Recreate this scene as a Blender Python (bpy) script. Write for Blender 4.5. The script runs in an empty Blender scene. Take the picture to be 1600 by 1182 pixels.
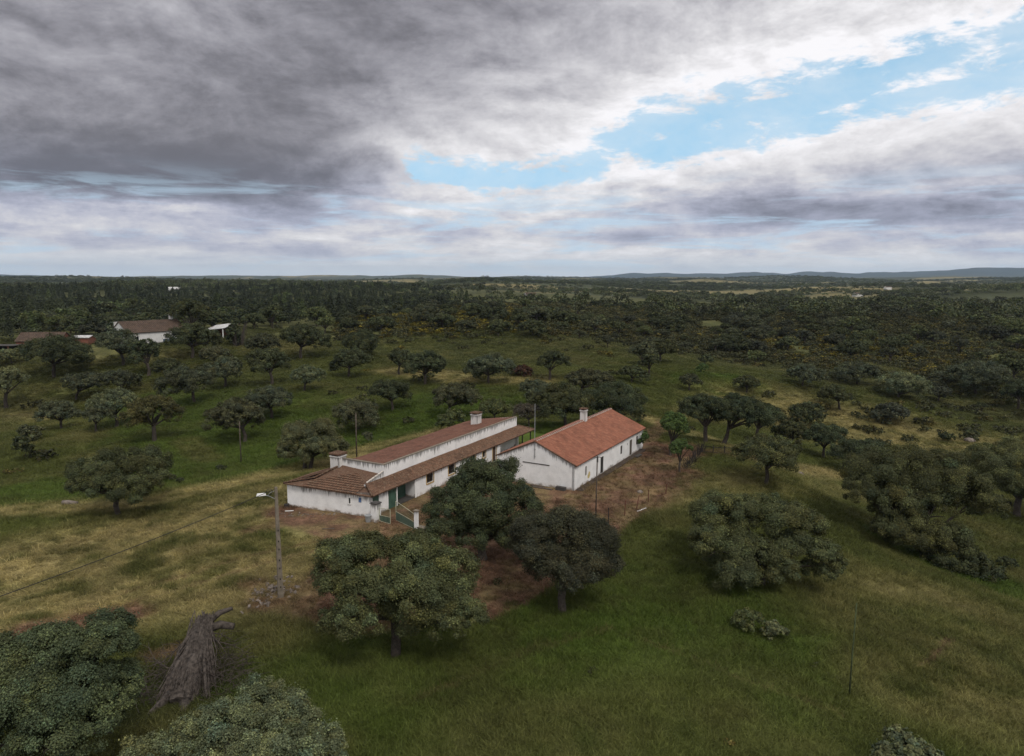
import bpy, bmesh, math, random
import numpy as np
from mathutils import Vector, Matrix
random.seed(7)
RNG = np.random.default_rng(11)
R_ = math.radians
scene = bpy.context.scene
COL = scene.collection

# ------------------------------------------------------------------ camera model (for surveying the place from the photo)
F, PITCH, ROLL, H = 1109.0, R_(7.96), R_(0.2), 22.6
CP, SP = math.cos(PITCH), math.sin(PITCH)
CR, SR = math.cos(ROLL), math.sin(ROLL)
CAM = np.array([0, 0, H])
FW, UP, RT = np.array([0, CP, -SP]), np.array([0, SP, CP]), np.array([1.0, 0, 0])

def ray(px, py):
    x, y = (px - 800) / F, -(py - 591) / F
    x, y = x * CR - y * SR, x * SR + y * CR
    return FW + RT * x + UP * y

def at(px, py, z=0.0):
    d = ray(px, py)
    return CAM + d * ((z - H) / d[2])

# ------------------------------------------------------------------ noise
def _hash(ix, iy, seed):
    h = (ix.astype(np.int64) * 374761393 + iy.astype(np.int64) * 668265263 + seed * 974634777) & 0xffffffff
    h = ((h ^ (h >> 13)) * 1274126177) & 0xffffffff
    h = ((h ^ (h >> 16)) * 2246822519) & 0xffffffff
    return ((h ^ (h >> 15)) & 0xffff) / 65535.0

def vnoise(x, y, seed=0):
    x, y = np.asarray(x, float), np.asarray(y, float)
    ix, iy = np.floor(x), np.floor(y)
    fx, fy = x - ix, y - iy
    fx, fy = fx * fx * fx * (fx * (fx * 6 - 15) + 10), fy * fy * fy * (fy * (fy * 6 - 15) + 10)
    a, b = _hash(ix, iy, seed), _hash(ix + 1, iy, seed)
    c, d = _hash(ix, iy + 1, seed), _hash(ix + 1, iy + 1, seed)
    return (a + (b - a) * fx) * (1 - fy) + (c + (d - c) * fx) * fy

def fbm(x, y, seed=0, oct=4):
    s, a, t = 0, 1.0, 0
    for o in range(oct):
        s = s + a * vnoise(x * 2 ** o + 17.3 * o, y * 2 ** o - 9.1 * o, seed + o)
        t += a
        a *= .5
    return s / t

def sm(e0, e1, x):
    t = np.clip((np.asarray(x, float) - e0) / (e1 - e0), 0, 1)
    return t * t * (3 - 2 * t)

def seg_d(x, y, a, b):
    ax, ay, bx, by = a[0], a[1], b[0], b[1]
    dx, dy = bx - ax, by - ay
    t = np.clip(((x - ax) * dx + (y - ay) * dy) / (dx * dx + dy * dy + 1e-9), 0, 1)
    return np.hypot(x - ax - t * dx, y - ay - t * dy)

def poly_d(x, y, pts):
    d = seg_d(x, y, pts[0], pts[1])
    for i in range(1, len(pts) - 1):
        d = np.minimum(d, seg_d(x, y, pts[i], pts[i + 1]))
    return d

# ------------------------------------------------------------------ terrain
CTRL = np.array([
 (-16,40,0),(-30,48,-.3),(-22,68,0),(-12,65,0),(0,75,0),(10,66,0),(17,93,0),(8,60,0),(0,50,0),(5,105,-.2),(-18,75,-.1),(22,100,0),(-8,95,-.2),
 (-40,60,-.8),(-41,70,-1),(-24,84,-.5),(-45,95,-2.5),(-30,110,-2.2),(-60,80,-3),(-90,110,-4),(-70,135,-2.5),(-104,146,-3.8),(-40,106,-1.7),
 (-60,136,-.8),(-115,168,1.5),(-95,183,5),(-125,185,4.2),(8,150,1.5),(-5,150,1),(-20,118,.2),(-50,150,1),(-60,190,4.5),(-20,190,2.5),(20,185,1.5),
 (-40,240,5.5),(-10,260,6.5),(30,260,4),(-80,260,7),(0,330,6),(10,120,-1),(0,118,-1),(27,98,-.6),(35,115,-4),(52,119,-7),(34,85,-1.7),
 (37,172,1),(46,160,-2.5),(60,130,-8.5),(75,150,-8),(100,140,-8.5),(90,180,-4),(70,200,-2.5),(120,200,-3),(100,260,1.5),(60,270,3),(150,270,2),
 (140,150,-7),(24,55,-1.3),(30,65,-2),(38,70,-4),(45,75,-6),(48,90,-6.5),(64,88,-8.5),(30,45,-2.2),(40,50,-4.5),(20,38,-1),(55,60,-8),(70,70,-10),
 (10,35,-.5),(0,30,0),(30,30,-3),(90,100,-10),(-20,35,.2),(-35,35,0),(-60,50,-1),(0,-30,0),(-60,-20,-2),(60,-20,-6),(0,-120,2),
 (-150,240,6),(-160,160,2),(-120,330,7),(120,340,4),(200,220,2),(0,420,6),(-200,350,6),(220,360,5),(250,100,-4),(-250,100,0),(-200,0,0),(200,0,-4),(0,-300,3)], float)
_c2 = 12.0 ** 2
_dd = np.sqrt(((CTRL[:, None, :2] - CTRL[None, :, :2]) ** 2).sum(-1) + _c2)
_W = np.linalg.solve(_dd + np.eye(len(CTRL)) * -.3, CTRL[:, 2] - 2.0)
HOUSE_AXES = [((-17, 65), (0, 100)), ((2, 76), (14, 96)), ((-13, 64), (-6, 60)), ((10, 68), (21, 92))]

def hz(x, y):
    x, y = np.atleast_1d(np.asarray(x, float)), np.atleast_1d(np.asarray(y, float))
    out = np.full(x.shape, 2.0)
    rr = np.hypot(x, y)
    near = rr < 480
    xn, yn = x[near], y[near]
    acc = np.zeros(xn.shape)
    for (cx, cy, _), w in zip(CTRL, _W):
        acc += w * np.sqrt((xn - cx) ** 2 + (yn - cy) ** 2 + _c2)
    out[near] = acc + 2.0
    az = np.degrees(np.arctan2(x, y))
    far = 5 + 13 * sm(700, 6000, rr) + 12 * sm(2500, 7000, rr) * sm(6, -22, az)
    far = far + (fbm(x / 330, y / 330, 3, 3) - .5) * 34 * sm(350, 900, rr)
    far = far + (fbm(x / 1500, y / 1500, 9, 3) - .5) * 78 * sm(1200, 4500, rr)
    rid = np.exp(-((rr - 13000) / 2200) ** 2)
    prof = 92 + 10 * sm(8, 24, az) + 70 * sm(27, 35, az) + 34 * (vnoise(az / 2.3, rr * 0, 5) - .5) + 20 * (vnoise(az / .8, rr * 0, 6) - .5)
    far = far + rid * prof * sm(5, 10, az)
    far = far - 25 * sm(15800, 17400, rr)
    t = sm(300, 440, rr)
    z = out * (1 - t) + far * t
    axd = np.minimum.reduce([seg_d(x, y, a, b) for a, b in HOUSE_AXES])
    flat = sm(6, 17, axd)
    z = z + (fbm(x / 80, y / 80, 27, 3) - .5) * 8 * sm(115, 210, rr) * sm(520, 380, rr)
    z = z * flat
    z = z + (fbm(x / 26, y / 26, 21, 3) - .5) * 1.1 * flat * sm(500, 60, rr) + (fbm(x / 3.2, y / 3.2, 31, 3) - .5) * .22 * (.25 + .75 * flat)
    return z

def hz1(x, y):
    return float(hz(x, y)[0])

def ground(px, py):
    d = ray(px, py)
    t = np.linspace(10, 1400, 4000)
    X, Y, Z = d[0] * t, d[1] * t, H + d[2] * t
    g = hz(X, Y)
    i = int(np.argmax(Z < g))
    if i == 0:
        i = 3999
    lo, hi = t[i - 1], t[i]
    for _ in range(12):
        m = (lo + hi) / 2
        if H + d[2] * m < hz1(d[0] * m, d[1] * m): hi = m
        else: lo = m
    return np.array([d[0] * hi, d[1] * hi, hz1(d[0] * hi, d[1] * hi)])

def gp(*pts):
    return [tuple(ground(*p)[:2]) for p in pts]

SOIL = [  # (polyline in ground metres, radius, strength)
    ([(10.5, 71), (16, 81), (22, 93)], 3.4, .95), ([(13, 70), (19.5, 81)], 2.8, .8), ([(-7, 66), (-1, 76)], 3.4, .8), ([(2, 67), (8, 68.5)], 4.0, .85), ([(-11.5, 65), (-8.5, 70.5), (-4, 79)], 2.4, .9),
    ([(-2, 56), (3, 62)], 4.2, .8), ([(-13, 50), (-4, 50.5)], 2.6, .8), ([(-16.5, 48.5), (-14, 47)], 2.4, .8), ([(-22.5, 66.8), (-13, 63.4)], 1.5, .95),
    ([(-11, 62.5), (-8, 60)], 2.2, .8), ([(-5, 45.5), (-10, 44.5)], 1.6, .95),
    (gp((50, 990), (125, 974), (195, 962)), 1.5, 1.0), (gp((240, 1028), (300, 1010)), .9, .7), (gp((395, 830), (450, 815)), .9, .6),
    (gp((760, 965), (835, 930), (955, 830), (1030, 775), (1075, 735)), .55, 1.0), (gp((1440, 1040), (1462, 1022), (1482, 1000)), .22, .7),
    (gp((1045, 660), (1010, 690), (1035, 720)), 1.6, .7), (gp((1110, 706), (1165, 712)), 1.5, .6), (gp((395, 915), (455, 940), (520, 975)), 1.0, .7),
    (gp((1000, 1000), (1150, 1060), (1320, 1120)), .16, .45), (gp((640, 1100), (820, 1020), (960, 985)), .16, .4), (gp((0, 1000), (200, 925), (400, 868), (540, 838)), .22, .5), (gp((0, 1028), (200, 945), (400, 884), (545, 850)), .22, .5), (gp((30, 650), (100, 645)), 2.2, .35), (gp((290, 690), (330, 720)), 2, .3)]
STRAW = [(gp((0, 905), (150, 860), (300, 830), (420, 790)), 7.5, .95), (gp((0, 800), (200, 790), (420, 745), (560, 715)), 2.6, .85), (gp((60, 950), (380, 905)), 5, .9),
    (gp((560, 705), (700, 672)), 1.8, .7), (gp((1010, 655), (1085, 680), (1180, 715), (1290, 738)), 3.2, .85), (gp((1000, 780), (1100, 770), (1320, 770)), 3.5, .35), (gp((1400, 930), (1500, 950)), 4, .35),
    (gp((620, 580), (720, 592), (830, 595)), 5, .75), (gp((780, 1175), (900, 1150)), 3, .25), (gp((1210, 640), (1400, 680), (1580, 715)), 13, .7), (gp((60, 655), (20, 640)), 4, .4),
    (gp((560, 870), (430, 870)), 5, .5), (gp((1080, 650), (1220, 640)), 4, .4), (gp((1050, 1150), (1200, 1130)), 5, .15), (gp((1350, 955), (1500, 1000), (1585, 1060)), 4.5, .32), (gp((1440, 1085), (1570, 1130)), 4, .4), (gp((150, 560), (260, 555)), 5, .4), (gp((420, 535), (470, 540)), 7, .5)]
LUSH = [(gp((0, 780), (260, 755)), 7, .8), (gp((290, 620), (360, 730), (430, 640)), 11, .7), (gp((520, 690), (640, 650), (770, 610)), 9, .8), (gp((850, 960), (1000, 980), (1200, 1030)), 9, .75),
    (gp((560, 1060), (800, 1060)), 6, .5), (gp((900, 1100), (1300, 1080), (1560, 1100)), 9, .6), (gp((60, 845), (180, 815), (300, 785)), .9, .7), (gp((120, 884), (230, 860)), 1.0, .7), (gp((0, 878), (60, 866)), .9, .7), (gp((300, 905), (380, 880)), .8, .6), (gp((1400, 850), (1590, 930)), 3.5, .8), (gp((1100, 600), (1150, 598)), 7, .9), (gp((830, 680), (870, 668)), 4, .7), (gp((1480, 552), (1540, 548)), 14, .7), (gp((920, 795), (985, 793)), 1.3, .9)]
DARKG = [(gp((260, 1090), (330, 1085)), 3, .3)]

YARD = [(-15.5, 47.5), (-10, 44), (-2, 45.5), (2.5, 50), (9, 60.5), (16.5, 75), (23.5, 90), (20, 97), (8, 90), (0, 90), (-9, 74), (-12, 66), (-22, 69), (-23, 65.5), (-15, 58.5)]
def gcol(x, y):
    """ground colour at a place, distant sunlit patches included in it"""
    x, y = np.asarray(x, float), np.asarray(y, float)
    rr = np.hypot(x, y)
    az = np.degrees(np.arctan2(x, y))
    n1, n2, n3 = fbm(x / 14, y / 14, 41, 4), fbm(x / 3.0, y / 3.0, 51, 4), fbm(x / 45, y / 45, 61, 3)
    nf = fbm(x / .9, y / .9, 71, 3)
    wob = (n2 - .5) * 2
    def mask(lst, soft):
        m = np.zeros(x.shape)
        for pts, r, s in lst:
            d = poly_d(x, y, pts) + wob * min(r, 3) * .55
            m = np.maximum(m, s * sm(r * (1 + soft), r * (1 - soft * .6), d))
        return m
    olive, lush, straw, soil, scrub = (np.array(c) for c in ((.077, .087, .022), (.063, .102, .015), (.278, .224, .098), (.126, .071, .045), (.070, .073, .028)))
    mL = mask(LUSH, .6) * sm(.2, .6, n1 + (nf - .5) * .3)
    base = olive[None] * (.75 + .5 * n2)[:, None]
    dry = sm(.45, .75, n1 * .6 + n2 * .4)
    base = base + (straw * .55 - base) * (dry * .45)[:, None]
    base = base + (lush - base) * mL[:, None]
    mS = mask(STRAW, .8) * sm(.22, .62, n2 * .55 + n1 * .3 + nf * .25)
    base = base + (straw * (.7 + .6 * nf)[:, None] - base) * mS[:, None]
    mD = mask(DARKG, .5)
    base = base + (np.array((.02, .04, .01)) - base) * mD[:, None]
    mO = mask(SOIL, .55) * sm(.18, .5, n2 * .6 + nf * .5)
    so = soil[None] * (.6 + .8 * nf)[:, None]
    so = so + (straw * .62 - so) * (sm(.50, .72, n1 * .3 + fbm(x / 1.6, y / 1.6, 83, 3) * .7) * .55)[:, None]
    base = base + (so - base) * mO[:, None]
    yd = poly_d(x, y, YARD + YARD[:1])
    ins = np.zeros(x.shape, bool)
    for (ax, ay), (bx, by) in zip(YARD, YARD[1:] + YARD[:1]):
        ins ^= ((ay > y) != (by > y)) & (x < (bx - ax) * (y - ay) / (by - ay + 1e-12) + ax)
    mY = np.where(ins, 1.0, sm(.7, 0, yd + wob * .5)) * .92 * sm(.24, .40, n2 * .45 + nf * .3 + n1 * .25)
    sy = soil[None] * (.55 + .9 * nf)[:, None]
    sy = sy + (straw * .6 - sy) * (sm(.44, .66, fbm(x / 1.6, y / 1.6, 83, 3) * .6 + n1 * .4) * .55)[:, None]
    base = base + (sy - base) * mY[:, None]
    mO = np.maximum(mO, mY)
    base = base * ((.76 + .48 * fbm(x / 6.5, y / 6.5, 201, 3)) * (.86 + .28 * nf))[:, None]
    # beyond: scrubby hills, then woodland floor and pale fields with sun patches painted in
    ms = sm(150, 230, rr + (n3 - .5) * 120) * .75
    base = base + (scrub[None] * (.6 + .8 * n1)[:, None] + straw[None] * (.16 * sm(.5, .7, n2))[:, None] - base) * ms[:, None]
    far = sm(450, 900, rr)
    fo = np.array((.052, .058, .026))[None] * (.6 + .8 * fbm(x / 60, y / 60, 91, 4))[:, None]
    sun_fld = fbm(x / 420, y / 300, 95, 4)
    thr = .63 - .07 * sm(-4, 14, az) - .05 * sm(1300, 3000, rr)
    m_sunfld = sm(thr, thr + .03, sun_fld) * sm(600, 1100, rr) * sm(11000, 8500, rr)
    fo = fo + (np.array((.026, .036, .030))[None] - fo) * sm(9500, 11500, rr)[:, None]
    fo = fo + (straw * 1.0 - fo) * (m_sunfld * (.35 + .5 * vnoise(x / 90, y / 90, 97)))[:, None]  # far sunlight put into the colour as pale straw over the fields
    base = base + (fo - base) * far[:, None]
    return np.clip(base, .004, .6), mO

# ------------------------------------------------------------------ object helpers
def link(o, parent=None):
    COL.objects.link(o)
    if parent is not None:
        o.parent = parent
    return o

def tag(o, label, cat, group=None, kind=None):
    if label: o['label'] = label
    if cat: o['category'] = cat
    if group: o['group'] = group
    if kind: o['kind'] = kind
    return o

def empty(name, loc, label, cat, group=None):
    o = bpy.data.objects.new(name, None)
    o.empty_display_size = .3
    o.location = loc
    link(o)
    return tag(o, label, cat, group)

def np_mesh(name, V, Q, mat, attrs=None, smooth=False):
    """mesh from numpy arrays: V n x 3, Q m x k (all faces with k corners)"""
    me = bpy.data.meshes.new(name)
    V = np.ascontiguousarray(V, np.float32)
    Q = np.ascontiguousarray(Q, np.int32)
    m, k = Q.shape
    me.vertices.add(len(V)); me.vertices.foreach_set('co', V.ravel())
    me.loops.add(m * k); me.loops.foreach_set('vertex_index', Q.ravel())
    me.polygons.add(m); me.polygons.foreach_set('loop_start', np.arange(0, m * k, k, dtype=np.int32))
    me.polygons.foreach_set('use_smooth', np.full(m, smooth))
    for an, (dom, typ, arr) in (attrs or {}).items():
        a = me.attributes.new(an, typ, dom)
        arr = np.ascontiguousarray(arr, np.float32)
        if typ == 'FLOAT_COLOR':
            if arr.shape[1] == 3: arr = np.hstack([arr, np.ones((len(arr), 1), np.float32)])
            a.data.foreach_set('color', np.ascontiguousarray(arr).ravel())
        elif typ == 'FLOAT_VECTOR': a.data.foreach_set('vector', arr.ravel())
        else: a.data.foreach_set('value', arr.ravel())
    me.update(calc_edges=True)
    if mat: me.materials.append(mat)
    return me

class MB:
    """collects faces, builds ONE mesh object"""
    def __init__(s): s.v, s.f, s.a, s.b = [], [], [], []
    def vert(s, p, dt=9., db=9.):
        s.v.append(tuple(map(float, p))); s.a.append(dt); s.b.append(db); return len(s.v) - 1
    def poly(s, pts, dts=None):
        s.f.append([s.vert(p, *(dts[i] if dts else ())) for i, p in enumerate(pts)]); return s
    def box(s, c, sx, sy, sz, ax=None, bevel=0):
        """box centred at c; ax = optional (u, v, w) unit vectors"""
        u, v, w = ax if ax else ((1, 0, 0), (0, 1, 0), (0, 0, 1))
        u, v, w, c = (np.array(q, float) for q in (u, v, w, c))
        P = [c + u * a * sx / 2 + v * b * sy / 2 + w * d * sz / 2 for a in (-1, 1) for b in (-1, 1) for d in (-1, 1)]
        i = [s.vert(p) for p in P]
        for q in ((0, 1, 3, 2), (4, 6, 7, 5), (0, 4, 5, 1), (2, 3, 7, 6), (0, 2, 6, 4), (1, 5, 7, 3)):
            s.f.append([i[k] for k in q])
        return s
    def prism(s, base, top):
        n = len(base)
        b = [s.vert(p) for p in base]; t = [s.vert(p) for p in top]
        s.f.append(b[::-1]); s.f.append(t)
        for k in range(n): s.f.append([b[k], b[(k + 1) % n], t[(k + 1) % n], t[k]])
        return s
    def tube(s, pts, rad, n=8, cap=True, jit=0.0, rng=random):
        pts = [np.array(p, float) for p in pts]
        rings = []
        ref = np.array([.31, .17, .93])
        for k, p in enumerate(pts):
            d = pts[min(k + 1, len(pts) - 1)] - pts[max(k - 1, 0)]
            d = d / (np.linalg.norm(d) + 1e-9)
            e = np.cross(d, ref); 
            if np.linalg.norm(e) < .2: e = np.cross(d, (1, 0, 0))
            e /= np.linalg.norm(e); g = np.cross(d, e)
            r = rad[k] if hasattr(rad, '__len__') else rad
            rings.append([s.vert(p + (e * math.cos(2 * math.pi * j / n) + g * math.sin(2 * math.pi * j / n)) * r * (1 + (rng.random() - .5) * jit)) for j in range(n)])
        for a, b in zip(rings, rings[1:]):
            for j in range(n): s.f.append([a[j], a[(j + 1) % n], b[(j + 1) % n], b[j]])
        if cap: s.f.append(rings[0][::-1]); s.f.append(rings[-1])
        return s
    def mesh(s, name, mat, smooth=False):
        me = bpy.data.meshes.new(name)
        me.from_pydata(s.v, [], s.f)
        for an, d in (('dtop', s.a), ('dbot', s.b)):
            at_ = me.attributes.new(an, 'FLOAT', 'POINT'); at_.data.foreach_set('value', d)
        me.materials.append(mat)
        if smooth: me.polygons.foreach_set('use_smooth', [True] * len(me.polygons))
        bm = bmesh.new(); bm.from_mesh(me); bmesh.ops.recalc_face_normals(bm, faces=bm.faces); bm.to_mesh(me); bm.free()
        return me
    def build(s, name, mat, parent=None, smooth=False, bevel=0.0):
        me = s.mesh(name, mat, smooth)
        o = link(bpy.data.objects.new(name, me), parent)
        if parent is not None:
            off = wloc(parent)
            me.transform(Matrix.Translation(-off))
        if bevel:
            md = o.modifiers.new('bevel', 'BEVEL'); md.width = bevel; md.segments = 2; md.limit_method = 'ANGLE'
        return o

def wloc(o):
    v = Vector((0, 0, 0))
    while o is not None:
        v += Vector(o.location); o = o.parent
    return v

# ------------------------------------------------------------------ node helper + materials
class NB:
    def __init__(s, tree): s.t = tree; s.t.nodes.clear()
    def n(s, typ, **kw):
        nd = s.t.nodes.new(typ)
        for k, v in kw.items(): setattr(nd, k, v)
        return nd
    def put(s, sock, v):
        if isinstance(v, bpy.types.NodeSocket): s.t.links.new(v, sock)
        elif v is not None:
            try: sock.default_value = v
            except Exception: sock.default_value = (*v, 1.0)
    def m(s, op, a, b=None, c=None, clamp=False):
        nd = s.n('ShaderNodeMath', operation=op, use_clamp=clamp)
        for i, v in enumerate((a, b, c)):
            if v is not None: s.put(nd.inputs[i], v)
        return nd.outputs[0]
    def vm(s, op, a, b=None):
        nd = s.n('ShaderNodeVectorMath', operation=op)
        s.put(nd.inputs[0], a)
        if b is not None: s.put(nd.inputs[1], b)
        return nd.outputs[0]
    def mix(s, f, a, b, mode='MIX'):
        nd = s.n('ShaderNodeMix', data_type='RGBA', blend_type=mode)
        s.put(nd.inputs[0], f); s.put(nd.inputs[6], a); s.put(nd.inputs[7], b)
        return nd.outputs[2]
    def noise(s, vec, scale, detail=4, rough=.55, col=False, dist=0.0):
        nd = s.n('ShaderNodeTexNoise')
        if vec is not None: s.put(nd.inputs['Vector'], vec)
        nd.inputs['Scale'].default_value = scale; nd.inputs['Detail'].default_value = detail
        nd.inputs['Roughness'].default_value = rough; nd.inputs['Distortion'].default_value = dist
        return nd.outputs['Color' if col else 'Fac']
    def step(s, x, a, b, lo=0.0, hi=1.0):
        nd = s.n('ShaderNodeMapRange', interpolation_type='SMOOTHSTEP')
        for i, v in enumerate((x, a, b, lo, hi)): s.put(nd.inputs[i], v)
        return nd.outputs[0]
    def attr(s, name, typ='GEOMETRY', out='Color'):
        nd = s.n('ShaderNodeAttribute', attribute_name=name, attribute_type=typ)
        return nd.outputs[out]
    def pos(s): return s.n('ShaderNodeNewGeometry').outputs['Position']
    def scale(s, v, xyz): return s.vm('MULTIPLY', v, xyz)
    def bsdf(s, col, rough=.85, spec=.3, normal=None, metal=0.0):
        nd = s.n('ShaderNodeBsdfPrincipled')
        s.put(nd.inputs['Base Color'], col); s.put(nd.inputs['Roughness'], rough)
        nd.inputs['Specular IOR Level'].default_value = spec; nd.inputs['Metallic'].default_value = metal
        if normal is not None: s.put(nd.inputs['Normal'], normal)
        return nd.outputs[0]
    def bump(s, h, strength=.4, dist=.05):
        nd = s.n('ShaderNodeBump'); nd.inputs['Strength'].default_value = strength; nd.inputs['Distance'].default_value = dist
        s.put(nd.inputs['Height'], h)
        return nd.outputs[0]
    def out(s, sh, vol=None):
        nd = s.n('ShaderNodeOutputMaterial')
        if sh is not None: s.t.links.new(sh, nd.inputs['Surface'])
        if vol is not None: s.t.links.new(vol, nd.inputs['Volume'])

def material(name):
    m = bpy.data.materials.new(name); m.use_nodes = True
    return m, NB(m.node_tree)

MAT = {}
def simple(name, col, rough=.8, var=.25, scale=3.0, spec=.3, metal=0.0, bump=.0):
    m, b = material(name)
    p = b.pos()
    n = b.noise(p, scale, 5, .6)
    f = b.step(n, .25, .75, 1 - var, 1 + var)
    c = b.mix(1.0, (*col, 1), b.n('ShaderNodeCombineColor').outputs[0], 'MIX')
    cc = b.vm('SCALE', (*col,)); nd = b.t.nodes[-1]; b.put(nd.inputs['Scale'], f)
    b.out(b.bsdf(cc, rough, spec, b.bump(n, bump) if bump else None, metal))
    MAT[name] = m
    return m

def wall_mat(name, col=(.82, .81, .79), drip=1.0, dirt=1.0):
    m, b = material(name)
    p = b.pos()
    n1, n2 = b.noise(p, .9, 6, .65), b.noise(p, 9, 4, .6)
    base = b.mix(b.step(n1, .35, .7), col, tuple(c * .84 for c in col))
    base = b.mix(b.m('MULTIPLY', b.step(n2, .5, .75), .25), base, (.52, .49, .45, 1))
    dt, db = b.attr('dtop', out='Fac'), b.attr('dbot', out='Fac')
    st = b.noise(b.scale(p, (2.6, 2.6, .16)), 2.2, 5, .7)
    st2 = b.noise(b.scale(p, (.5, .5, .3)), 1.0, 3)
    lim = b.m('MULTIPLY', b.m('MULTIPLY_ADD', st, 2.6, -.75), b.m('MULTIPLY_ADD', st2, 1.0, .05))
    run = b.step(b.m('SUBTRACT', lim, b.m('MULTIPLY', dt, .62)), .0, .28)
    base = b.mix(b.m('MULTIPLY', run, .74 * drip), base, (.085, .08, .07, 1))
    dlim = b.m('MULTIPLY_ADD', b.noise(p, 1.3, 5, .65), 2.2, -.78)
    dr = b.step(b.m('SUBTRACT', dlim, b.m('MULTIPLY', db, 1.6)), -.12, .3)
    base = b.mix(b.m('MULTIPLY', dr, .85 * dirt), base, (.12, .098, .07, 1))
    sp = b.step(b.m('SUBTRACT', .55, db), 0, .5)
    base = b.mix(b.m('MULTIPLY', b.m('MULTIPLY', sp, .35 * dirt), b.step(n1, .3, .7)), base, (.42, .30, .2, 1))
    b.out(b.bsdf(base, .9, .2, b.bump(n2, .25, .02)))
    MAT[name] = m
    return m

def roof_mat(name, c1, c2, lichen):
    m, b = material(name)
    p = b.pos()
    t = b.attr('tint', out='Fac')
    n1, n2, n3 = b.noise(p, .55, 6, .7), b.noise(p, 6, 4, .65), b.noise(p, 1.7, 5, .7)
    base = b.mix(t, c1, c2)
    base = b.mix(b.m('MULTIPLY', b.step(n1, .42, .72), .55), base, tuple(x * .55 for x in c1))
    base = b.mix(b.m('MULTIPLY', b.step(n2, .5, .72), lichen), base, (.30, .25, .17, 1))
    base = b.mix(b.m('MULTIPLY', b.step(n3, .55, .72), .45), base, (.05, .042, .035, 1))
    b.out(b.bsdf(base, .9, .15))
    MAT[name] = m
    return m

def leaf_mat(name, inst):
    """foliage: colour from the crown's own tint, the instance's tint or the object's colour"""
    m, b = material(name)
    t = b.attr('tint')
    oi = b.n('ShaderNodeObjectInfo')
    if inst: c = b.mix(1.0, t, b.attr('itint', 'INSTANCER'), 'MULTIPLY')
    else: c = b.mix(1.0, t, oi.outputs['Color'], 'MULTIPLY')
    d = b.n('ShaderNodeBsdfPrincipled'); b.put(d.inputs['Base Color'], c); d.inputs['Roughness'].default_value = .62; d.inputs['Specular IOR Level'].default_value = .14
    tr = b.n('ShaderNodeBsdfTranslucent'); b.put(tr.inputs['Color'], b.mix(1.0, c, (1.0, 1.1, .5, 1), 'MULTIPLY'))
    mx = b.n('ShaderNodeMixShader'); mx.inputs[0].default_value = .22
    b.t.links.new(d.outputs[0], mx.inputs[1]); b.t.links.new(tr.outputs[0], mx.inputs[2])
    b.out(mx.outputs[0])
    MAT[name] = m

leaf_mat('leaf', False); leaf_mat('leaf_inst', True)
wall_mat('whitewash'); wall_mat('whitewash_clean', (.83, .82, .80), .85, .9); wall_mat('chimney_white', (.66, .64, .61), .8, .3); wall_mat('far_white', (.7, .69, .67), .2, .2)
roof_mat('tile_brown', (.105, .060, .040, 1), (.19, .105, .066, 1), .6)
roof_mat('tile_far', (.065, .045, .035, 1), (.10, .066, .05, 1), .5)
roof_mat('tile_red', (.118, .056, .040, 1), (.185, .088, .060, 1), .25)
roof_mat('tile_orange', (.205, .082, .053, 1), (.33, .138, .085, 1), .28)
simple('bark', (.055, .045, .036), .95, .5, 6); simple('bark_red', (.10, .05, .032), .95, .5, 5); simple('dead_wood', (.068, .056, .047), .95, .7, 5); simple('dead_twig', (.06, .048, .04), .95, .4, 5)
simple('concrete', (.18, .152, .115), .9, .25, 3); simple('concrete_dark', (.06, .055, .05), .9); simple('old_wood', (.09, .07, .055), .9, .4, 4); simple('dark_wood', (.03, .026, .023), .9, .4)
simple('green_paint', (.055, .105, .075), .6, .3, 2); simple('green_mesh', (.085, .125, .09), .6, .2); simple('ochre', (.42, .29, .13), .9, .2); simple('glass_dark', (.012, .014, .015), .15, .2, 2, .5)
simple('void', (.01, .009, .008), .95); simple('metal_grey', (.32, .33, .33), .5, .2, 3, .4, .3); simple('white_paint', (.7, .69, .66), .7, .12); simple('wire', (.02, .02, .02), .7)
simple('stone', (.165, .138, .115), .95, .5, 2); simple('rust', (.12, .045, .03), .9, .4); simple('brick', (.19, .075, .05), .9, .35, 4); simple('blue_paint', (.07, .10, .14), .8, .3)
simple('tile_blue', (.10, .16, .30), .4, .5, 14); simple('tin', (.55, .54, .52), .5, .3, 1.5, .4); simple('mortar', (.58, .53, .47), .95, .35, 5); simple('soil_dark', (.055, .04, .03), .95, .5, 3)
simple('mossy_wood', (.055, .07, .03), .95, .5, 4); simple('brown_wood', (.075, .045, .028), .8, .3)

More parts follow.
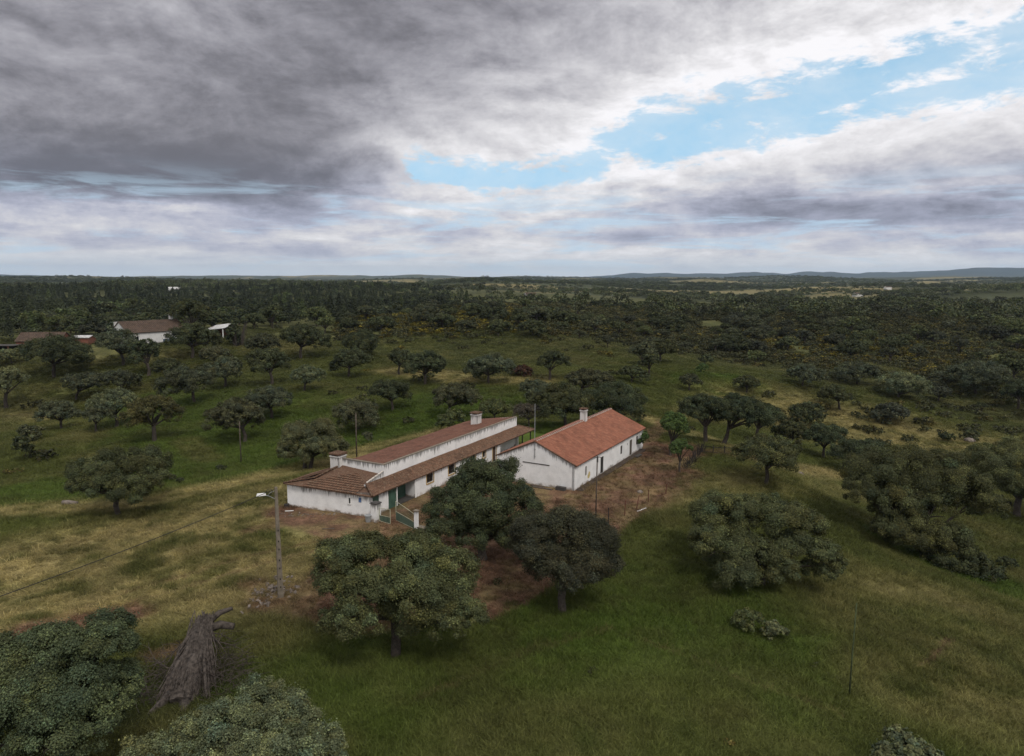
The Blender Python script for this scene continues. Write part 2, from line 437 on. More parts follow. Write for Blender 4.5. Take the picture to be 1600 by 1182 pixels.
# ------------------------------------------------------------------ ground
def build_ground():
    fine = np.linspace(-52, 52, 430)
    rest = np.linspace(52, 308, 62)[1:-1]
    ang = np.radians(np.concatenate([fine, rest]))
    rad = [0.0]
    r = 6.0
    rows = [r]
    while r < 17500:
        r *= 1.0095 if r < 500 else 1.016
        rows.append(r)
    rows = np.array(rows)
    nA, nR = len(ang), len(rows)
    X = (rows[:, None] * np.sin(ang)[None]).ravel(); Y = (rows[:, None] * np.cos(ang)[None]).ravel()
    Z = hz(X, Y)
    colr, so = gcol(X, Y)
    V = np.stack([X, Y, Z], 1)
    V = np.vstack([V, [[0, 0, hz1(0, 0)]]])
    colr = np.vstack([colr, colr[:1]])
    i = np.arange(nR - 1)[:, None] * nA; j = np.arange(nA)[None]
    k = (j + 1) % nA
    Q = np.stack([i + j, i + nA + j, i + nA + k, i + k], -1).reshape(-1, 4)
    c = len(V) - 1
    T = np.stack([np.full(nA, c), np.arange(nA), (np.arange(nA) + 1) % nA, np.full(nA, c)], 1)
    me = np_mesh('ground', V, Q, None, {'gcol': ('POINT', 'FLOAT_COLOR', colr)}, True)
    bm = bmesh.new(); bm.from_mesh(me); bm.verts.ensure_lookup_table()
    for a in range(nA):
        bm.faces.new((bm.verts[c], bm.verts[(a + 1) % nA], bm.verts[a])).smooth = True
    bmesh.ops.recalc_face_normals(bm, faces=bm.faces[:])
    up = sum(f.normal.z for f in bm.faces[:200])
    if up < 0: bmesh.ops.reverse_faces(bm, faces=bm.faces[:])
    bm.to_mesh(me); bm.free()
    m, b = material('ground')
    p = b.pos()
    n1, n2, n3 = b.noise(p, 2.6, 6, .7), b.noise(p, .32, 5, .65), b.noise(b.scale(p, (1, .6, 1)), 9, 4, .7)
    f = b.m('MULTIPLY', b.step(n1, .2, .8, .55, 1.45), b.step(n2, .25, .75, .75, 1.25))
    f = b.m('MULTIPLY', f, b.step(n3, .2, .8, .7, 1.3))
    cc = b.vm('SCALE', b.attr('gcol')); b.put(b.t.nodes[-1].inputs['Scale'], f)
    b.out(b.bsdf(cc, .95, .1, b.bump(b.m('ADD', n1, n3), .5, .12)))
    me.materials.append(m)
    o = link(bpy.data.objects.new('ground', me)); o['kind'] = 'structure'
build_ground()

# ------------------------------------------------------------------ trees
TINTS = {'holm': (.070, .080, .036), 'dark': (.052, .060, .028), 'grey': (.070, .076, .042), 'silver': (.108, .118, .060), 'rust': (.082, .072, .027),
         'young': (.060, .092, .028), 'wispy': (.050, .054, .034), 'bare': (.085, .076, .060), 'shrub': (.078, .09, .036), 'redbush': (.058, .030, .020)}

def unit(v): return v / (np.linalg.norm(v, axis=-1, keepdims=True) + 1e-9)

def crown_arrays(lobes, ls, rng, cover=2.3, fine=1.0, clump=(.20, .42), zcut=None):
    """leaf quads of a crown: lobes (x, y, z, r), each broken into leafy clumps"""
    L = np.array(lobes, float)
    cc, cr, cd = [], [], []
    for i, (x, y, z, r) in enumerate(L):
        n = int(34 * fine)
        d = unit(rng.normal(size=(n, 3)) + (0, 0, .25))
        d[:, 2] = np.where(d[:, 2] < -.55, -d[:, 2] * .5, d[:, 2])
        d = unit(d)
        p = L[i, :3] + d * r * rng.uniform(.66, 1.08, (n, 1)) * (1, 1, .88)
        ok = np.ones(n, bool)
        for k in range(len(L)):
            if k != i: ok &= (np.linalg.norm((p - L[k, :3]) / L[k, 3], axis=1) > .62)
        if zcut is not None: ok &= p[:, 2] > zcut + .7 * (vnoise(p[:, 0] * .6, p[:, 1] * .6, 7) - .5)
        p, d = p[ok], d[ok]
        cc.append(p); cd.append(d); cr.append(r * rng.uniform(*clump, len(p)))
    cc, cd, cr = np.concatenate(cc), np.concatenate(cd), np.concatenate(cr)
    nl = np.maximum(3, (cover * 4 * math.pi * cr ** 2 * .6 / (ls * ls * .62)).astype(int))
    idx = np.repeat(np.arange(len(cc)), nl)
    n = len(idx)
    d = unit(rng.normal(size=(n, 3)) + cd[idx] * .75 + (0, 0, .3))
    rad = cr[idx] * np.sqrt(rng.uniform(.22, 1.12, n)) * np.where(rng.random(n) < .22, rng.uniform(1.05, 1.6, n), 1)
    P = cc[idx] + d * rad[:, None] * (1, 1, .85)
    N = unit(d * .8 + cd[idx] * .25 + (0, 0, .25) + rng.normal(size=(n, 3)) * .42)
    T = unit(np.cross(N, rng.normal(size=(n, 3)))); B = np.cross(N, T)
    s = (ls * rng.uniform(.6, 1.3, n))[:, None]
    V = np.stack([P - T * s * .5, P + B * s * .34 + N * s * .08, P + T * s * .5, P - B * s * .34 + N * s * .08], 1).reshape(-1, 3)
    Q = np.arange(4 * n).reshape(-1, 4)
    tl = rng.uniform(.70, 1.22, len(cc))[idx] * rng.uniform(.6, 1.45, n)
    hue = rng.normal(0, .07, len(cc))[idx] + rng.normal(0, .05, n)
    tint = np.stack([tl * (1 + hue), tl * (1 + hue * .2), tl * (1 - hue * .9)], 1)
    young = (rng.random(len(cc)) < .42)[idx] & (rng.random(n) < .45) & (d[:, 2] > -.1)  # new growth, upper sides only: light on the clump tops put into the tint
    tint[young] *= (1.75, 1.75, 1.6)
    return V, Q, np.repeat(np.clip(tint, .2, 3), 4, axis=0), cc

def trunk_mb(lobes, rng, th, base_r, zbase=-.25, targets=None, lean=(0, 0), multi=1):
    mb = MB()
    L = np.array(lobes, float)
    cen = L[:, :2].mean(0)
    rr = random.Random(int(rng.integers(1e9)))
    for t in range(multi):
        off = np.array([0, 0.]) if multi == 1 else np.array([math.cos(t * 2.6 + .4), math.sin(t * 2.6 + .4)]) * base_r * 1.3
        fork = np.array([cen[0] * .25 + lean[0] + off[0] * 1.6, cen[1] * .25 + lean[1] + off[1] * 1.6, th])
        b0 = np.array([off[0], off[1], zbase])
        mid = (b0 + fork) / 2 + np.array([rr.uniform(-.12, .12), rr.uniform(-.12, .12), 0]) * th
        mb.tube([b0, b0 * .8 + mid * .2, mid, fork], [base_r * 1.5, base_r * 1.08, base_r * .92, base_r * .85], 9, True, .22, rr)
        ids = [i for i in range(len(L)) if i % multi == t]
        rr.shuffle(ids)
        for i in ids[:9]:
            tgt = L[i, :3] - np.array([0, 0, L[i, 3] * .15])
            m1 = fork * .6 + tgt * .4 + np.array([rr.uniform(-.3, .3), rr.uniform(-.3, .3), rr.uniform(0, .25)]) * L[i, 3] * .5
            m2 = fork * .25 + tgt * .75 + np.array([rr.uniform(-.3, .3), rr.uniform(-.3, .3), rr.uniform(.0, .3)]) * L[i, 3] * .4
            mb.tube([fork - np.array([0, 0, .12]), m1, m2, tgt], [base_r * .62, base_r * .42, base_r * .28, base_r * .1], 6, False, .2, rr)
            for q in range(3):
                e = L[i, :3] + unit(np.array([rr.gauss(0, 1), rr.gauss(0, 1), rr.gauss(.2, .8)])) * L[i, 3] * .8
                mb.tube([m2, (m2 + e) / 2 + np.array([0, 0, .1]), e], [base_r * .2, base_r * .12, base_r * .05], 4, False, .1, rr)
    return mb

def dome_lobes(W, Ht, rng, n=10, zb=.34, squash=.85):
    L = []
    for i in range(n):
        q = math.sqrt((i + .4) / n); a = i * 2.399 + rng.uniform(-.5, .5)
        q *= rng.uniform(.75, 1.1)
        r = W * rng.uniform(.25, .42)
        x, y = math.cos(a) * q * (W - r * .75), math.sin(a) * q * (W - r * .75)
        top = Ht * (zb + (1 - zb) * math.sqrt(max(.08, 1 - (q * .82) ** 2)) * rng.uniform(.86, 1.03))
        L.append((x, y, max(top - r * squash, Ht * zb * .9), r))
    return L

def make_tree(name, base, lobes, kind, label, cat='tree', group=None, ls=.2, seed=1, cover=2.3, th=None, fine=1.0, multi=1, base_r=None, trunk_mat='bark', crown=True, clump=(.20, .42), zcut=None):
    rng = np.random.default_rng(seed)
    L = np.array(lobes)
    zlo = (L[:, 2] - L[:, 3] * .7).min()
    top = (L[:, 2] + L[:, 3]).max()
    th = th or max(.9, min(top * .34, zlo + .9))
    base_r = base_r or max(.13, top * .042)
    root = empty(name, base, label, cat, group)
    V, Q, tint, cc = crown_arrays(lobes, ls, rng, cover, fine, clump, zcut)
    tm = trunk_mb(lobes, rng, th, base_r, multi=multi).mesh('trunk', MAT[trunk_mat], True)
    link(bpy.data.objects.new('trunk', tm), root)
    me = np_mesh('crown', V, Q, MAT['leaf'], {'tint': ('POINT', 'FLOAT_COLOR', tint)})
    c = link(bpy.data.objects.new('crown', me), root)
    v = rng.uniform(.85, 1.18); h = rng.uniform(-.08, .08)
    c.color = (TINTS[kind][0] * v * (1 + h), TINTS[kind][1] * v, TINTS[kind][2] * v * (1 - h), 1)
    return root

def lobes_from_px(base_px, circles, seed, spread=.8, zmin=.25):
    """surveyed crown: circles seen in the photo -> lobes with real depth, in metres about the tree's base"""
    rng = random.Random(seed)
    bx, by = base_px
    b = ground(bx, by) if by < 1182 else at(bx, by, .0)
    b[2] = hz1(b[0], b[1])
    D = (b - CAM) @ FW
    m = D / F
    ymid = sum(c[1] for c in circles) / len(circles)
    yr = max(20, max(c[1] for c in circles) - min(c[1] for c in circles))
    W = (max(c[0] + c[2] for c in circles) - min(c[0] - c[2] for c in circles)) / 2 * m
    out = []
    for c in circles:
        r = c[2] * m
        dy = c[3] if len(c) > 3 else ((ymid - c[1]) / yr * 1.5 + rng.uniform(-.35, .35)) * W * spread * .55
        d = ray(c[0], c[1]); t = (b[1] + dy) / d[1]
        r = c[2] * t / F * .86
        z = H + d[2] * t - b[2]
        z = max(z, r * .5 + zmin)
        out.append((d[0] * t - b[0], dy, z, r))
    # the far side of the crown, which the photo does not show
    n0 = len(out)
    for i in range(0, n0, 2):
        x, y, z, r = out[i]
        if abs(y) < W * .5: out.append((x * .8, y + r * 1.1 + .3, max(z - r * .15, r * .6), r * .9))
    return b, out

NEAR = [
 ('holm', (617, 1027), [(530,880,42),(590,868,40),(650,880,46),(705,890,40),(525,920,35),(575,930,50),(640,935,55),(705,940,48),(738,962,26),(560,972,38),(636,960,40),(700,975,34),(520,970,24)],
  'large full holm oak standing on a ring of bare red soil in the foreground', .105, 1.75),
 ('dark', (756, 874), [(738,748,30),(790,750,35),(700,790,34),(760,790,45),(815,795,34),(690,826,28),(740,832,35),(800,838,32),(722,762,24)],
  'dense dark oak hiding part of the long farmhouse beside the white gate post', .115, 1.75),
 ('wispy', (880, 958), [(835,838,36),(890,832,40),(930,850,38),(862,880,36),(915,885,36),(952,885,20),(828,868,24),(890,905,24)],
  'fine leaved dark grey tree with a bare trunk at the red soil edge', .10, 1.6),
 ('holm', (1190, 916), [(1120,812,42),(1160,802,36),(1225,815,40),(1262,826,30),(1102,850,30),(1140,862,40),(1182,870,34),(1238,860,38),(1285,868,28),(1303,882,18),(1148,900,36),(1195,893,28),(1292,895,18),(1230,890,22)],
  'wide drooping holm oak with branches hanging to the grass above two small bushes', .11, 1.75),
 ('holm', (186, 805), [(135,748,33),(172,735,36),(215,733,36),(243,750,21),(160,765,30),(205,766,31),(120,762,18)],
  'broad oak with a short slanting trunk where the green field meets the golden grass', .13, 2.0),
 ('silver', (480, 733), [(465,684,27),(500,678,27),(524,700,20),(452,706,20),(490,706,24)],
  'twin trunked pale green oak just behind the front chimney of the long farmhouse', .14, 2.0),
 ('holm', (95, 1262), [(10,1050,58),(80,1032,58),(150,1012,46),(192,1002,24),(40,1108,68),(120,1092,68),(186,1080,36),(80,1160,60),(145,1140,42),(0,1160,60)],
  'dark oak crown in the bottom corner nearest the bare patch of red soil', .09, 1.8),
 ('silver', (345, 1310), [(402,1110,40),(350,1138,42),(455,1138,42),(505,1166,34),(292,1160,38),(228,1186,40),(350,1195,58),(440,1200,60),(525,1188,20)],
  'pale grey green oak crown cut by the bottom edge below the dead trunk', .085, 1.8),
 ('silver', (1420, 1290), [(1420,1172,22),(1388,1190,28),(1452,1190,24),(1418,1215,34)],
  'small leafy crown only just rising over the bottom edge of the photo', .15, 2.4),
 ('holm', (1440, 868), [(1370,742,44),(1420,742,48),(1470,745,44),(1512,772,40),(1546,794,26),(1345,768,28),(1398,788,38),(1452,792,38),(1425,832,40),(1482,846,36),(1390,828,26)],
  'biggest spreading oak on the slope, its low branches reaching the grass', .13, 2.0),
 ('holm', (1590, 808), [(1562,728,36),(1604,718,40),(1640,735,40),(1580,755,30),(1625,765,30)],
  'oak with a bare leaning trunk, cut by the photo edge beyond the biggest oak', .15, 2.0),
]
ZCUT = [2.2, 1.3, 2.1, 1.1, 1.7, 1.3, None, None, None, .5, 2.2]
for i, (kind, bpx, circ, lab, ls, cov) in enumerate(NEAR):
    b, L = lobes_from_px(bpx, circ, i + 3)
    if lab.startswith('fine'):
        make_tree('olive_tree', b, L, kind, lab, 'tree', None, ls, 100 + i, cov, fine=1.7, clump=(.2, .5), zcut=ZCUT[i])
    else:
        make_tree('holm_oak', b, L, kind, lab, 'tree', None, ls, 100 + i, cov, multi=2 if lab.startswith('twin') else 1, fine=1.25, zcut=ZCUT[i], th=None if ZCUT[i] is None else ZCUT[i] + .35)

# the other trees one can tell apart: base pixel, crown extents (left, right, top) surveyed from the photo
MID = [
 (1195,757,1142,1260,680,'holm','evenly rounded oak with a clear trunk alone on the grass beyond the yard'),
 (1103,692,1052,1140,612,'dark','tall dark oak with forking trunk beside the rail fence'),
 (1129,695,1105,1212,614,'dark','wide dark oak on a straight single trunk behind the rail fence'),
 (1335,742,1298,1392,682,'dark','dark oak tucked behind the biggest oak on the slope'),
 (1286,716,1254,1326,660,'dark','lone oak standing on the dip of the slope below the track'),
 (885,668,822,926,597,'dark','dark oak directly behind the chimney of the orange roof'),
 (962,664,898,1020,597,'dark','largest dark oak rising behind the orange roof ridge'),
 (830,640,800,868,590,'grey','grey oak above the far end of the long farmhouse'),
 (772,660,742,806,622,'shrub','yellow green oak just over the rear chimney of the long farmhouse'),
 (560,672,513,606,622,'grey','open grey oak with spreading arms on the field behind the long roof'),
 (613,642,570,648,593,'dark','compact dark oak with a low skirt in the middle of the green field'),
 (700,652,668,752,597,'grey','oak in two clumps downhill from the rusty red heap'),
 (382,692,325,418,622,'grey','round grey oak beside the thin pole in the field'),
 (425,655,372,462,602,'grey','wide oak close behind the round grey one by the thin pole'),
 (242,690,200,286,616,'rust','rusty yellow brown oak, the only brownish crown of the field'),
 (182,668,138,220,608,'silver','pale oak touching the rusty brown crown'),
 (150,676,128,182,630,'grey','low oak under the pale oak next to the rusty brown crown'),
 (98,672,57,122,624,'grey','small grey oak with a thin trunk in the lower field'),
 (10,638,-14,48,573,'silver','pale oak half cut by the edge beside the red sheds'),
 (120,626,98,172,580,'grey','long low oak crown on the upper field'),
 (188,618,160,217,577,'grey','oak joined to the long low crown on the upper field'),
 (305,630,254,350,568,'grey','spreading oak with a twisted trunk in the middle of the upper field'),
 (476,612,453,510,571,'silver','small pale oak on a thin trunk at the upper field edge'),
 (425,602,380,452,542,'dark','broad dark oak behind the small pale oak of the upper field'),
 (84,590,32,146,524,'dark','very broad dark oak in front of the red roofed shed'),
 (192,572,150,224,513,'grey','oak standing right in front of the white house gable'),
 (232,588,200,258,528,'dark','narrow dark oak beside the white house gable'),
 (20,570,-12,40,548,'silver','low pale crown at the edge under the open shed'),
 (300,560,262,344,506,'dark','dark bushy oak against the far end of the white house'),
 (302,530,268,334,466,'dark','tallest dark tree, rising behind the far end of the white cottage'),
 (352,606,318,392,556,'grey','grey oak on the upper field between the twisted oak and the grey barn oak'),
 (260,600,236,290,560,'dark','dark oak downhill from the white cottage gable'),
 (335,574,312,362,540,'grey','grey oak downhill of the white roofed barn'),
 (470,560,438,512,505,'dark','dark oak at the head of the upper field'),
 (412,560,384,440,520,'grey','grey oak below the head of the upper field'),
 (545,590,520,584,544,'dark','oak of the row that closes the upper field beside the golden track'),
 (560,560,530,600,518,'dark','dark oak at the foot of the yellow gorse hill'),
 (624,586,604,648,545,'dark','first dark oak where the golden track begins'),
 (664,602,628,700,550,'dark','oak with a stout trunk on the golden track'),
 (764,600,722,806,553,'grey','flat topped grey oak between the golden track and the red heap'),
 (858,594,834,892,545,'dark','dark oak on a clear trunk just beyond the rusty red heap'),
 (905,620,880,960,575,'grey','low oak on the bank behind the farm houses'),
 (1030,566,1008,1062,530,'dark','lone dark oak on the lip of the green valley'),
 (1076,612,1058,1096,582,'grey','grey oak beside the small bright green meadow'),
 (1166,614,1145,1188,586,'dark','dark oak beyond the small bright green meadow'),
 (1180,572,1162,1198,547,'shrub','small yellowish oak alone on the open hillside'),
 (1254,604,1226,1290,570,'grey','grey oak of the thicket across the valley nearest the meadow'),
 (1340,602,1300,1372,564,'grey','large grey oak at the middle of the thicket across the valley'),
 (1402,622,1366,1450,584,'silver','silver grey oak lowest in the thicket across the valley'),
 (1524,616,1478,1574,562,'grey','broad grey oak standing alone uphill of the thicket'),
 (1312,640,1272,1332,600,'dark','dark oak at the bottom of the thicket across the valley'),
 (1590,640,1560,1622,590,'dark','dark oak cut by the edge on the far valley side'),
 (1236,700,1206,1262,655,'dark','dark oak between the rail fence oaks and the lone oak of the dip'),
 (1180,690,1160,1226,628,'dark','dark oak crown close behind the rail fence oaks'),
]
for i, (bx, by, l, r, t, kind, lab) in enumerate(MID):
    b = ground(bx, by)
    D = (b - CAM) @ FW
    m = D / F
    rng = np.random.default_rng(400 + i)
    W = (r - l) / 2 * m
    th = PITCH + math.atan(((by + t) / 2 - 591) / F)
    Ht = max(1.15 * W * .8, ((by - t) * m - W * .4 * math.sin(th)) / math.cos(th))
    L = dome_lobes(W, Ht, rng, int(rng.integers(8, 14)), (.44 if i == 0 else .2 if i in (5, 6) else rng.uniform(.22, .40)))
    cx = ((l + r) / 2 - bx) * m
    L = [(x + cx, y, z, q) for x, y, z, q in L]
    make_tree('holm_oak', b, L, kind, lab, 'tree', None, float(np.clip(D * .0017, .15, .36)), 500 + i, rng.uniform(1.2, 1.6), fine=1.0)

# young bright trees, the leafless one and the conifers
def quick_tree(name, bpx, box, kind, lab, n=8, zb=.3, cover=1.6, fine=1.0, ls=.16, trunk='bark', clump=(.20, .42)):
    bx, by = bpx; l, r, t = box
    b = ground(bx, by); D = (b - CAM) @ FW; m = D / F
    W = (r - l) / 2 * m; Ht = ((by - t) * m - W * .35 * .25)
    rng = np.random.default_rng(int(bx * 7 + by))
    L = [(x + ((l + r) / 2 - bx) * m, y, z, q) for x, y, z, q in dome_lobes(W, Ht, rng, n, zb)]
    return make_tree(name, b, L, kind, lab, 'tree', None, ls, int(bx), cover, fine=fine, trunk_mat=trunk, clump=clump, base_r=max(.09, Ht * .03))
quick_tree('young_tree', (1048, 712), (1026, 1080, 640), 'young', 'taller bright green young tree at the yard corner by the track', 9, .2, 1.5, 1.4, .18, clump=(.2, .45))
quick_tree('young_tree', (1062, 738), (1040, 1082, 682), 'young', 'smaller bright green young tree on a thin forked trunk by the stick fence', 8, .4, 1.1, 1.4, .15, clump=(.2, .45))
quick_tree('leafless_tree', (826, 668), (798, 852, 626), 'bare', 'leafless grey tree beyond the end of the long farmhouse', 9, .25, .55, 1.5, .14, 'dead_wood', (.2, .5))

def bush(bpx, wpx, hpx, kind, lab, name='bush', group=None, ls=None, cover=1.9):
    b = ground(*bpx); D = (b - CAM) @ FW; m = D / F
    W = wpx / 2 * m; Ht = hpx * m
    rng = np.random.default_rng(int(bpx[0] * 3 + bpx[1]))
    L = []
    for k in range(6):
        a = k * 2.4 + rng.uniform(-.4, .4); q = math.sqrt((k + .3) / 6)
        rr = min(W * .55, Ht * .55) * rng.uniform(.75, 1.1)
        L.append((math.cos(a) * q * (W - rr * .7), math.sin(a) * q * (W - rr * .7), max(rr * .5, (Ht - rr) * rng.uniform(.5, 1.0)), rr))
    V, Q, tint, cc = crown_arrays(L, ls or float(np.clip(D * .0026, .12, .5)), rng, cover, .8)
    o = link(bpy.data.objects.new(name, np_mesh(name, V, Q, MAT['leaf'], {'tint': ('POINT', 'FLOAT_COLOR', tint)})))
    o.location = b; o.color = (*TINTS[kind], 1)
    return tag(o, lab, 'bush', group)
for bp, w, h, k, lab in [
 ((1166, 985), 44, 36, 'shrub', 'upper of two small bushes below the wide drooping oak'), ((1208, 998), 36, 28, 'silver', 'lower pale bush of two below the wide drooping oak'),
 ((1480, 888), 90, 52, 'dark', 'dark thicket bush under the skirt of the biggest oak'), ((1530, 905), 60, 32, 'dark', 'low dark bush at the foot of the biggest oak'),
 ((1572, 890), 26, 20, 'dark', 'small round bush just beyond the foot of the biggest oak'), ((703, 676), 42, 36, 'shrub', 'light green bush poking up behind the ridge of the long roof'),
 ((36, 722), 30, 42, 'dark', 'upright dark shrub in the lower field near the edge'), ((268, 752), 14, 12, 'dark', 'small tuft shrub beside the broad oak of the golden edge'),
 ((282, 756), 12, 10, 'dark', 'second small tuft shrub beside the broad oak of the golden edge'), ((816, 587), 34, 16, 'redbush', 'rusty red low heap of brush on the golden track'),
 ((48, 690), 34, 26, 'grey', 'low grey shrub uphill of the upright dark shrub'), ((1103, 572), 22, 20, 'dark', 'dark bush on the open hillside past the meadow'),
 ((1095, 592), 18, 26, 'young', 'bright green upright bush by the valley meadow'), ((1516, 684), 20, 14, 'dark', 'dark bush on the straw slope across the valley'),
 ((1478, 690), 22, 16, 'dark', 'dark bush beside a pale stone on the straw slope'), ((1005, 706), 18, 34, 'young', 'climbing green plant against the end of the orange roofed house'),
 ((652, 700), 12, 14, 'dark', 'small dark shrub in the grass behind the long roof'), ((575, 694), 18, 20, 'grey', 'small grey shrub in the field behind the long roof'),
 ((345, 735), 16, 8, 'dark', 'flat dark shrub by the foot of the thin field pole')]:
    bush(bp, w, h, k, lab)

# prototypes shared by the scattered trees
PROTO = []
for k in range(9):
    rng = np.random.default_rng(900 + k)
    L = dome_lobes(4.4 * (.95, 1.1, .7, 1.2, .85, 1.0, .6, 1.1, .9)[k], 6.2 * (1.0, .85, 1.05, .95, 1.15, .8, .9, 1.1, 1.0)[k], rng, (11, 13, 7, 14, 9, 11, 6, 12, 8)[k], rng.uniform(.12, .38))
    V, Q, tint, _ = crown_arrays(L, .44, rng, 1.6, .8)
    cm = np_mesh('crown', V, Q, MAT['leaf'], {'tint': ('POINT', 'FLOAT_COLOR', tint)})
    tm = trunk_mb(L, rng, 1.9, .24).mesh('trunk', MAT['bark'], True)
    PROTO.append((cm, tm))

KEEPOUT = [((-112, 185), (-75, 205), 15), ((-20, 60), (2, 104), 16), ((4, 70), (24, 104), 14), ((-100, 176), (-78, 182), 14), ((-128, 184), (-105, 184), 8)]
taken = [tuple(o.location[:2]) for o in COL.objects if o.get('category') == 'tree']
taken = np.array(taken)
def clear_of(x, y, dmin):
    ok = np.ones(len(x), bool)
    for tx, ty in taken: ok &= np.hypot(x - tx, y - ty) > dmin
    for a, b_, r in KEEPOUT: ok &= seg_d(x, y, a, b_) > r
    return ok
def wedge(n, r0, r1, seed, amax=40, dens=1.0):
    g = np.random.default_rng(seed)
    a = np.radians(g.uniform(-amax, amax, n)); r = np.sqrt(g.uniform(r0 ** 2, r1 ** 2, n))
    return np.sin(a) * r, np.cos(a) * r, g
def thin(x, y, dmin):
    """keep points at least dmin apart"""
    keep, grid = [], {}
    for i in range(len(x)):
        cx, cy = int(x[i] // dmin), int(y[i] // dmin)
        if all(math.hypot(x[i] - x[j], y[i] - y[j]) > dmin for u in (-1, 0, 1) for v in (-1, 0, 1) for j in grid.get((cx + u, cy + v), ())):
            grid.setdefault((cx, cy), []).append(i); keep.append(i)
    return np.array(keep)
WOODLAND = [
 # region test, label, group
 (lambda x, y: (x > 30) & (y > 105), 'grey green oak of the loose woodland on the valley side past the meadow', 'oaks across the valley'),
 (lambda x, y: (x <= 30) & (x > -75) & (y > 200), 'small dark oak dotted over the yellow gorse hill beyond the farm', 'oaks on the gorse hill'),
 (lambda x, y: (x <= -75) & (y > 186), 'dark oak of the wood edge behind the white roofed house', 'oaks behind the far white house')]
x, y, g = wedge(4200, 150, 430, 77, 39)
den = fbm(x / 40, y / 40, 111, 3)
hillz = (x > -80) & (x < 75) & (y > 205) & (np.hypot(x, y) < 345)
slope = (x > 40) & (x < 150) & (y > 90) & (y < 178)
keepp = np.where(hillz, .30, np.where(slope, .12, np.where((x > 55) & (np.hypot(x, y) > 230), .55, 1.0)))
ok = (g.random(len(x)) < keepp) & (den > .46) & clear_of(x, y, 8.5) & ~((x < -20) & (y < 205)) & ~((x > -35) & (x < 25) & (y < 215)) & ~((np.abs(x - 48) < 12) & (y < 175))
x, y = x[ok], y[ok]
kp = thin(x, y, 6.8); x, y = x[kp], y[kp]
order = np.argsort(np.hypot(x, y)); x, y = x[order], y[order]
NIND = 235
zs = hz(x, y)
for i in range(min(NIND, len(x))):
    for test, lab, grp in WOODLAND:
        if test(x[i:i + 1], y[i:i + 1])[0]: break
    else: lab, grp = 'dark oak standing between the upper field and the pine wood', 'oaks above the upper field'
    cm, tm = PROTO[i % len(PROTO)]
    root = empty('holm_oak', (x[i], y[i], zs[i] - .1), lab, 'tree', grp)
    root.rotation_euler.z = g.uniform(0, 6.28)
    s = g.uniform(.45, 1.12); root.scale = (s * g.uniform(.85, 1.2), s * g.uniform(.85, 1.2), s * g.uniform(.75, 1.1))
    t = link(bpy.data.objects.new('trunk', tm), root)
    c = link(bpy.data.objects.new('crown', cm), root)
    k = ['grey', 'holm', 'dark', 'dark', 'dark', 'wispy', 'grey', 'shrub'][int(g.integers(8))]
    v = g.uniform(.75, 1.15); c.color = (*(q * v for q in TINTS[k]), 1)
rest_x, rest_y = x[NIND:], y[NIND:]

# ------------------------------------------------------------------ stuff: scattered with geometry nodes
def proto_obj(name, me, coll):
    o = bpy.data.objects.new(name, me); coll.objects.link(o); return o
def scatter(name, P, scl, rot, tint, pick, protos, label, cat=None):
    coll = bpy.data.collections.new(name + '_kinds')
    for i, me in enumerate(protos): proto_obj('%s_kind_%03d' % (name, i), me, coll)
    me = bpy.data.meshes.new(name)
    me.vertices.add(len(P)); me.vertices.foreach_set('co', np.ascontiguousarray(P, np.float32).ravel())
    for an, typ, arr, key in (('scl', 'FLOAT_VECTOR', scl, 'vector'), ('rot', 'FLOAT_VECTOR', rot, 'vector'), ('pick', 'INT', pick, 'value')):
        a = me.attributes.new(an, typ, 'POINT')
        a.data.foreach_set(key, np.ascontiguousarray(arr, np.int32 if typ == 'INT' else np.float32).ravel())
    a = me.attributes.new('itint', 'FLOAT_COLOR', 'POINT')
    a.data.foreach_set('color', np.ascontiguousarray(np.hstack([tint, np.ones((len(tint), 1))]), np.float32).ravel())
    o = link(bpy.data.objects.new(name, me))
    ng = bpy.data.node_groups.new(name, 'GeometryNodeTree')
    ng.interface.new_socket('Geometry', in_out='INPUT', socket_type='NodeSocketGeometry'); ng.interface.new_socket('Geometry', in_out='OUTPUT', socket_type='NodeSocketGeometry')
    N = ng.nodes; gi, go = N.new('NodeGroupInput'), N.new('NodeGroupOutput')
    ip, ci = N.new('GeometryNodeInstanceOnPoints'), N.new('GeometryNodeCollectionInfo')
    ci.inputs['Collection'].default_value = coll; ci.inputs['Separate Children'].default_value = True; ci.inputs['Reset Children'].default_value = True
    ip.inputs['Pick Instance'].default_value = True
    def na(nm, typ):
        q = N.new('GeometryNodeInputNamedAttribute'); q.data_type = typ; q.inputs['Name'].default_value = nm; return q.outputs[0]
    ln = ng.links.new
    ln(gi.outputs[0], ip.inputs['Points']); ln(ci.outputs[0], ip.inputs['Instance']); ln(na('pick', 'INT'), ip.inputs['Instance Index'])
    ln(na('rot', 'FLOAT_VECTOR'), ip.inputs['Rotation']); ln(na('scl', 'FLOAT_VECTOR'), ip.inputs['Scale']); ln(ip.outputs[0], go.inputs[0])
    md = o.modifiers.new('scatter', 'NODES'); md.node_group = ng
    tag(o, label, cat or name.replace('_', ' '), None, 'stuff')
    return o

def rotz(n, g, tilt=0.0):
    return np.stack([g.normal(0, tilt + 1e-6, n), g.normal(0, tilt + 1e-6, n), g.uniform(0, 6.28, n)], 1)

def low_tree(W, Ht, seed, ls, nl=8, cover=1.4, zb=.2, fine=.35):
    rng = np.random.default_rng(seed)
    V, Q, t, _ = crown_arrays(dome_lobes(W, Ht, rng, nl, zb), ls, rng, cover, fine)
    return np_mesh('low_tree', V, Q, MAT['leaf_inst'], {'tint': ('POINT', 'FLOAT_COLOR', t)})

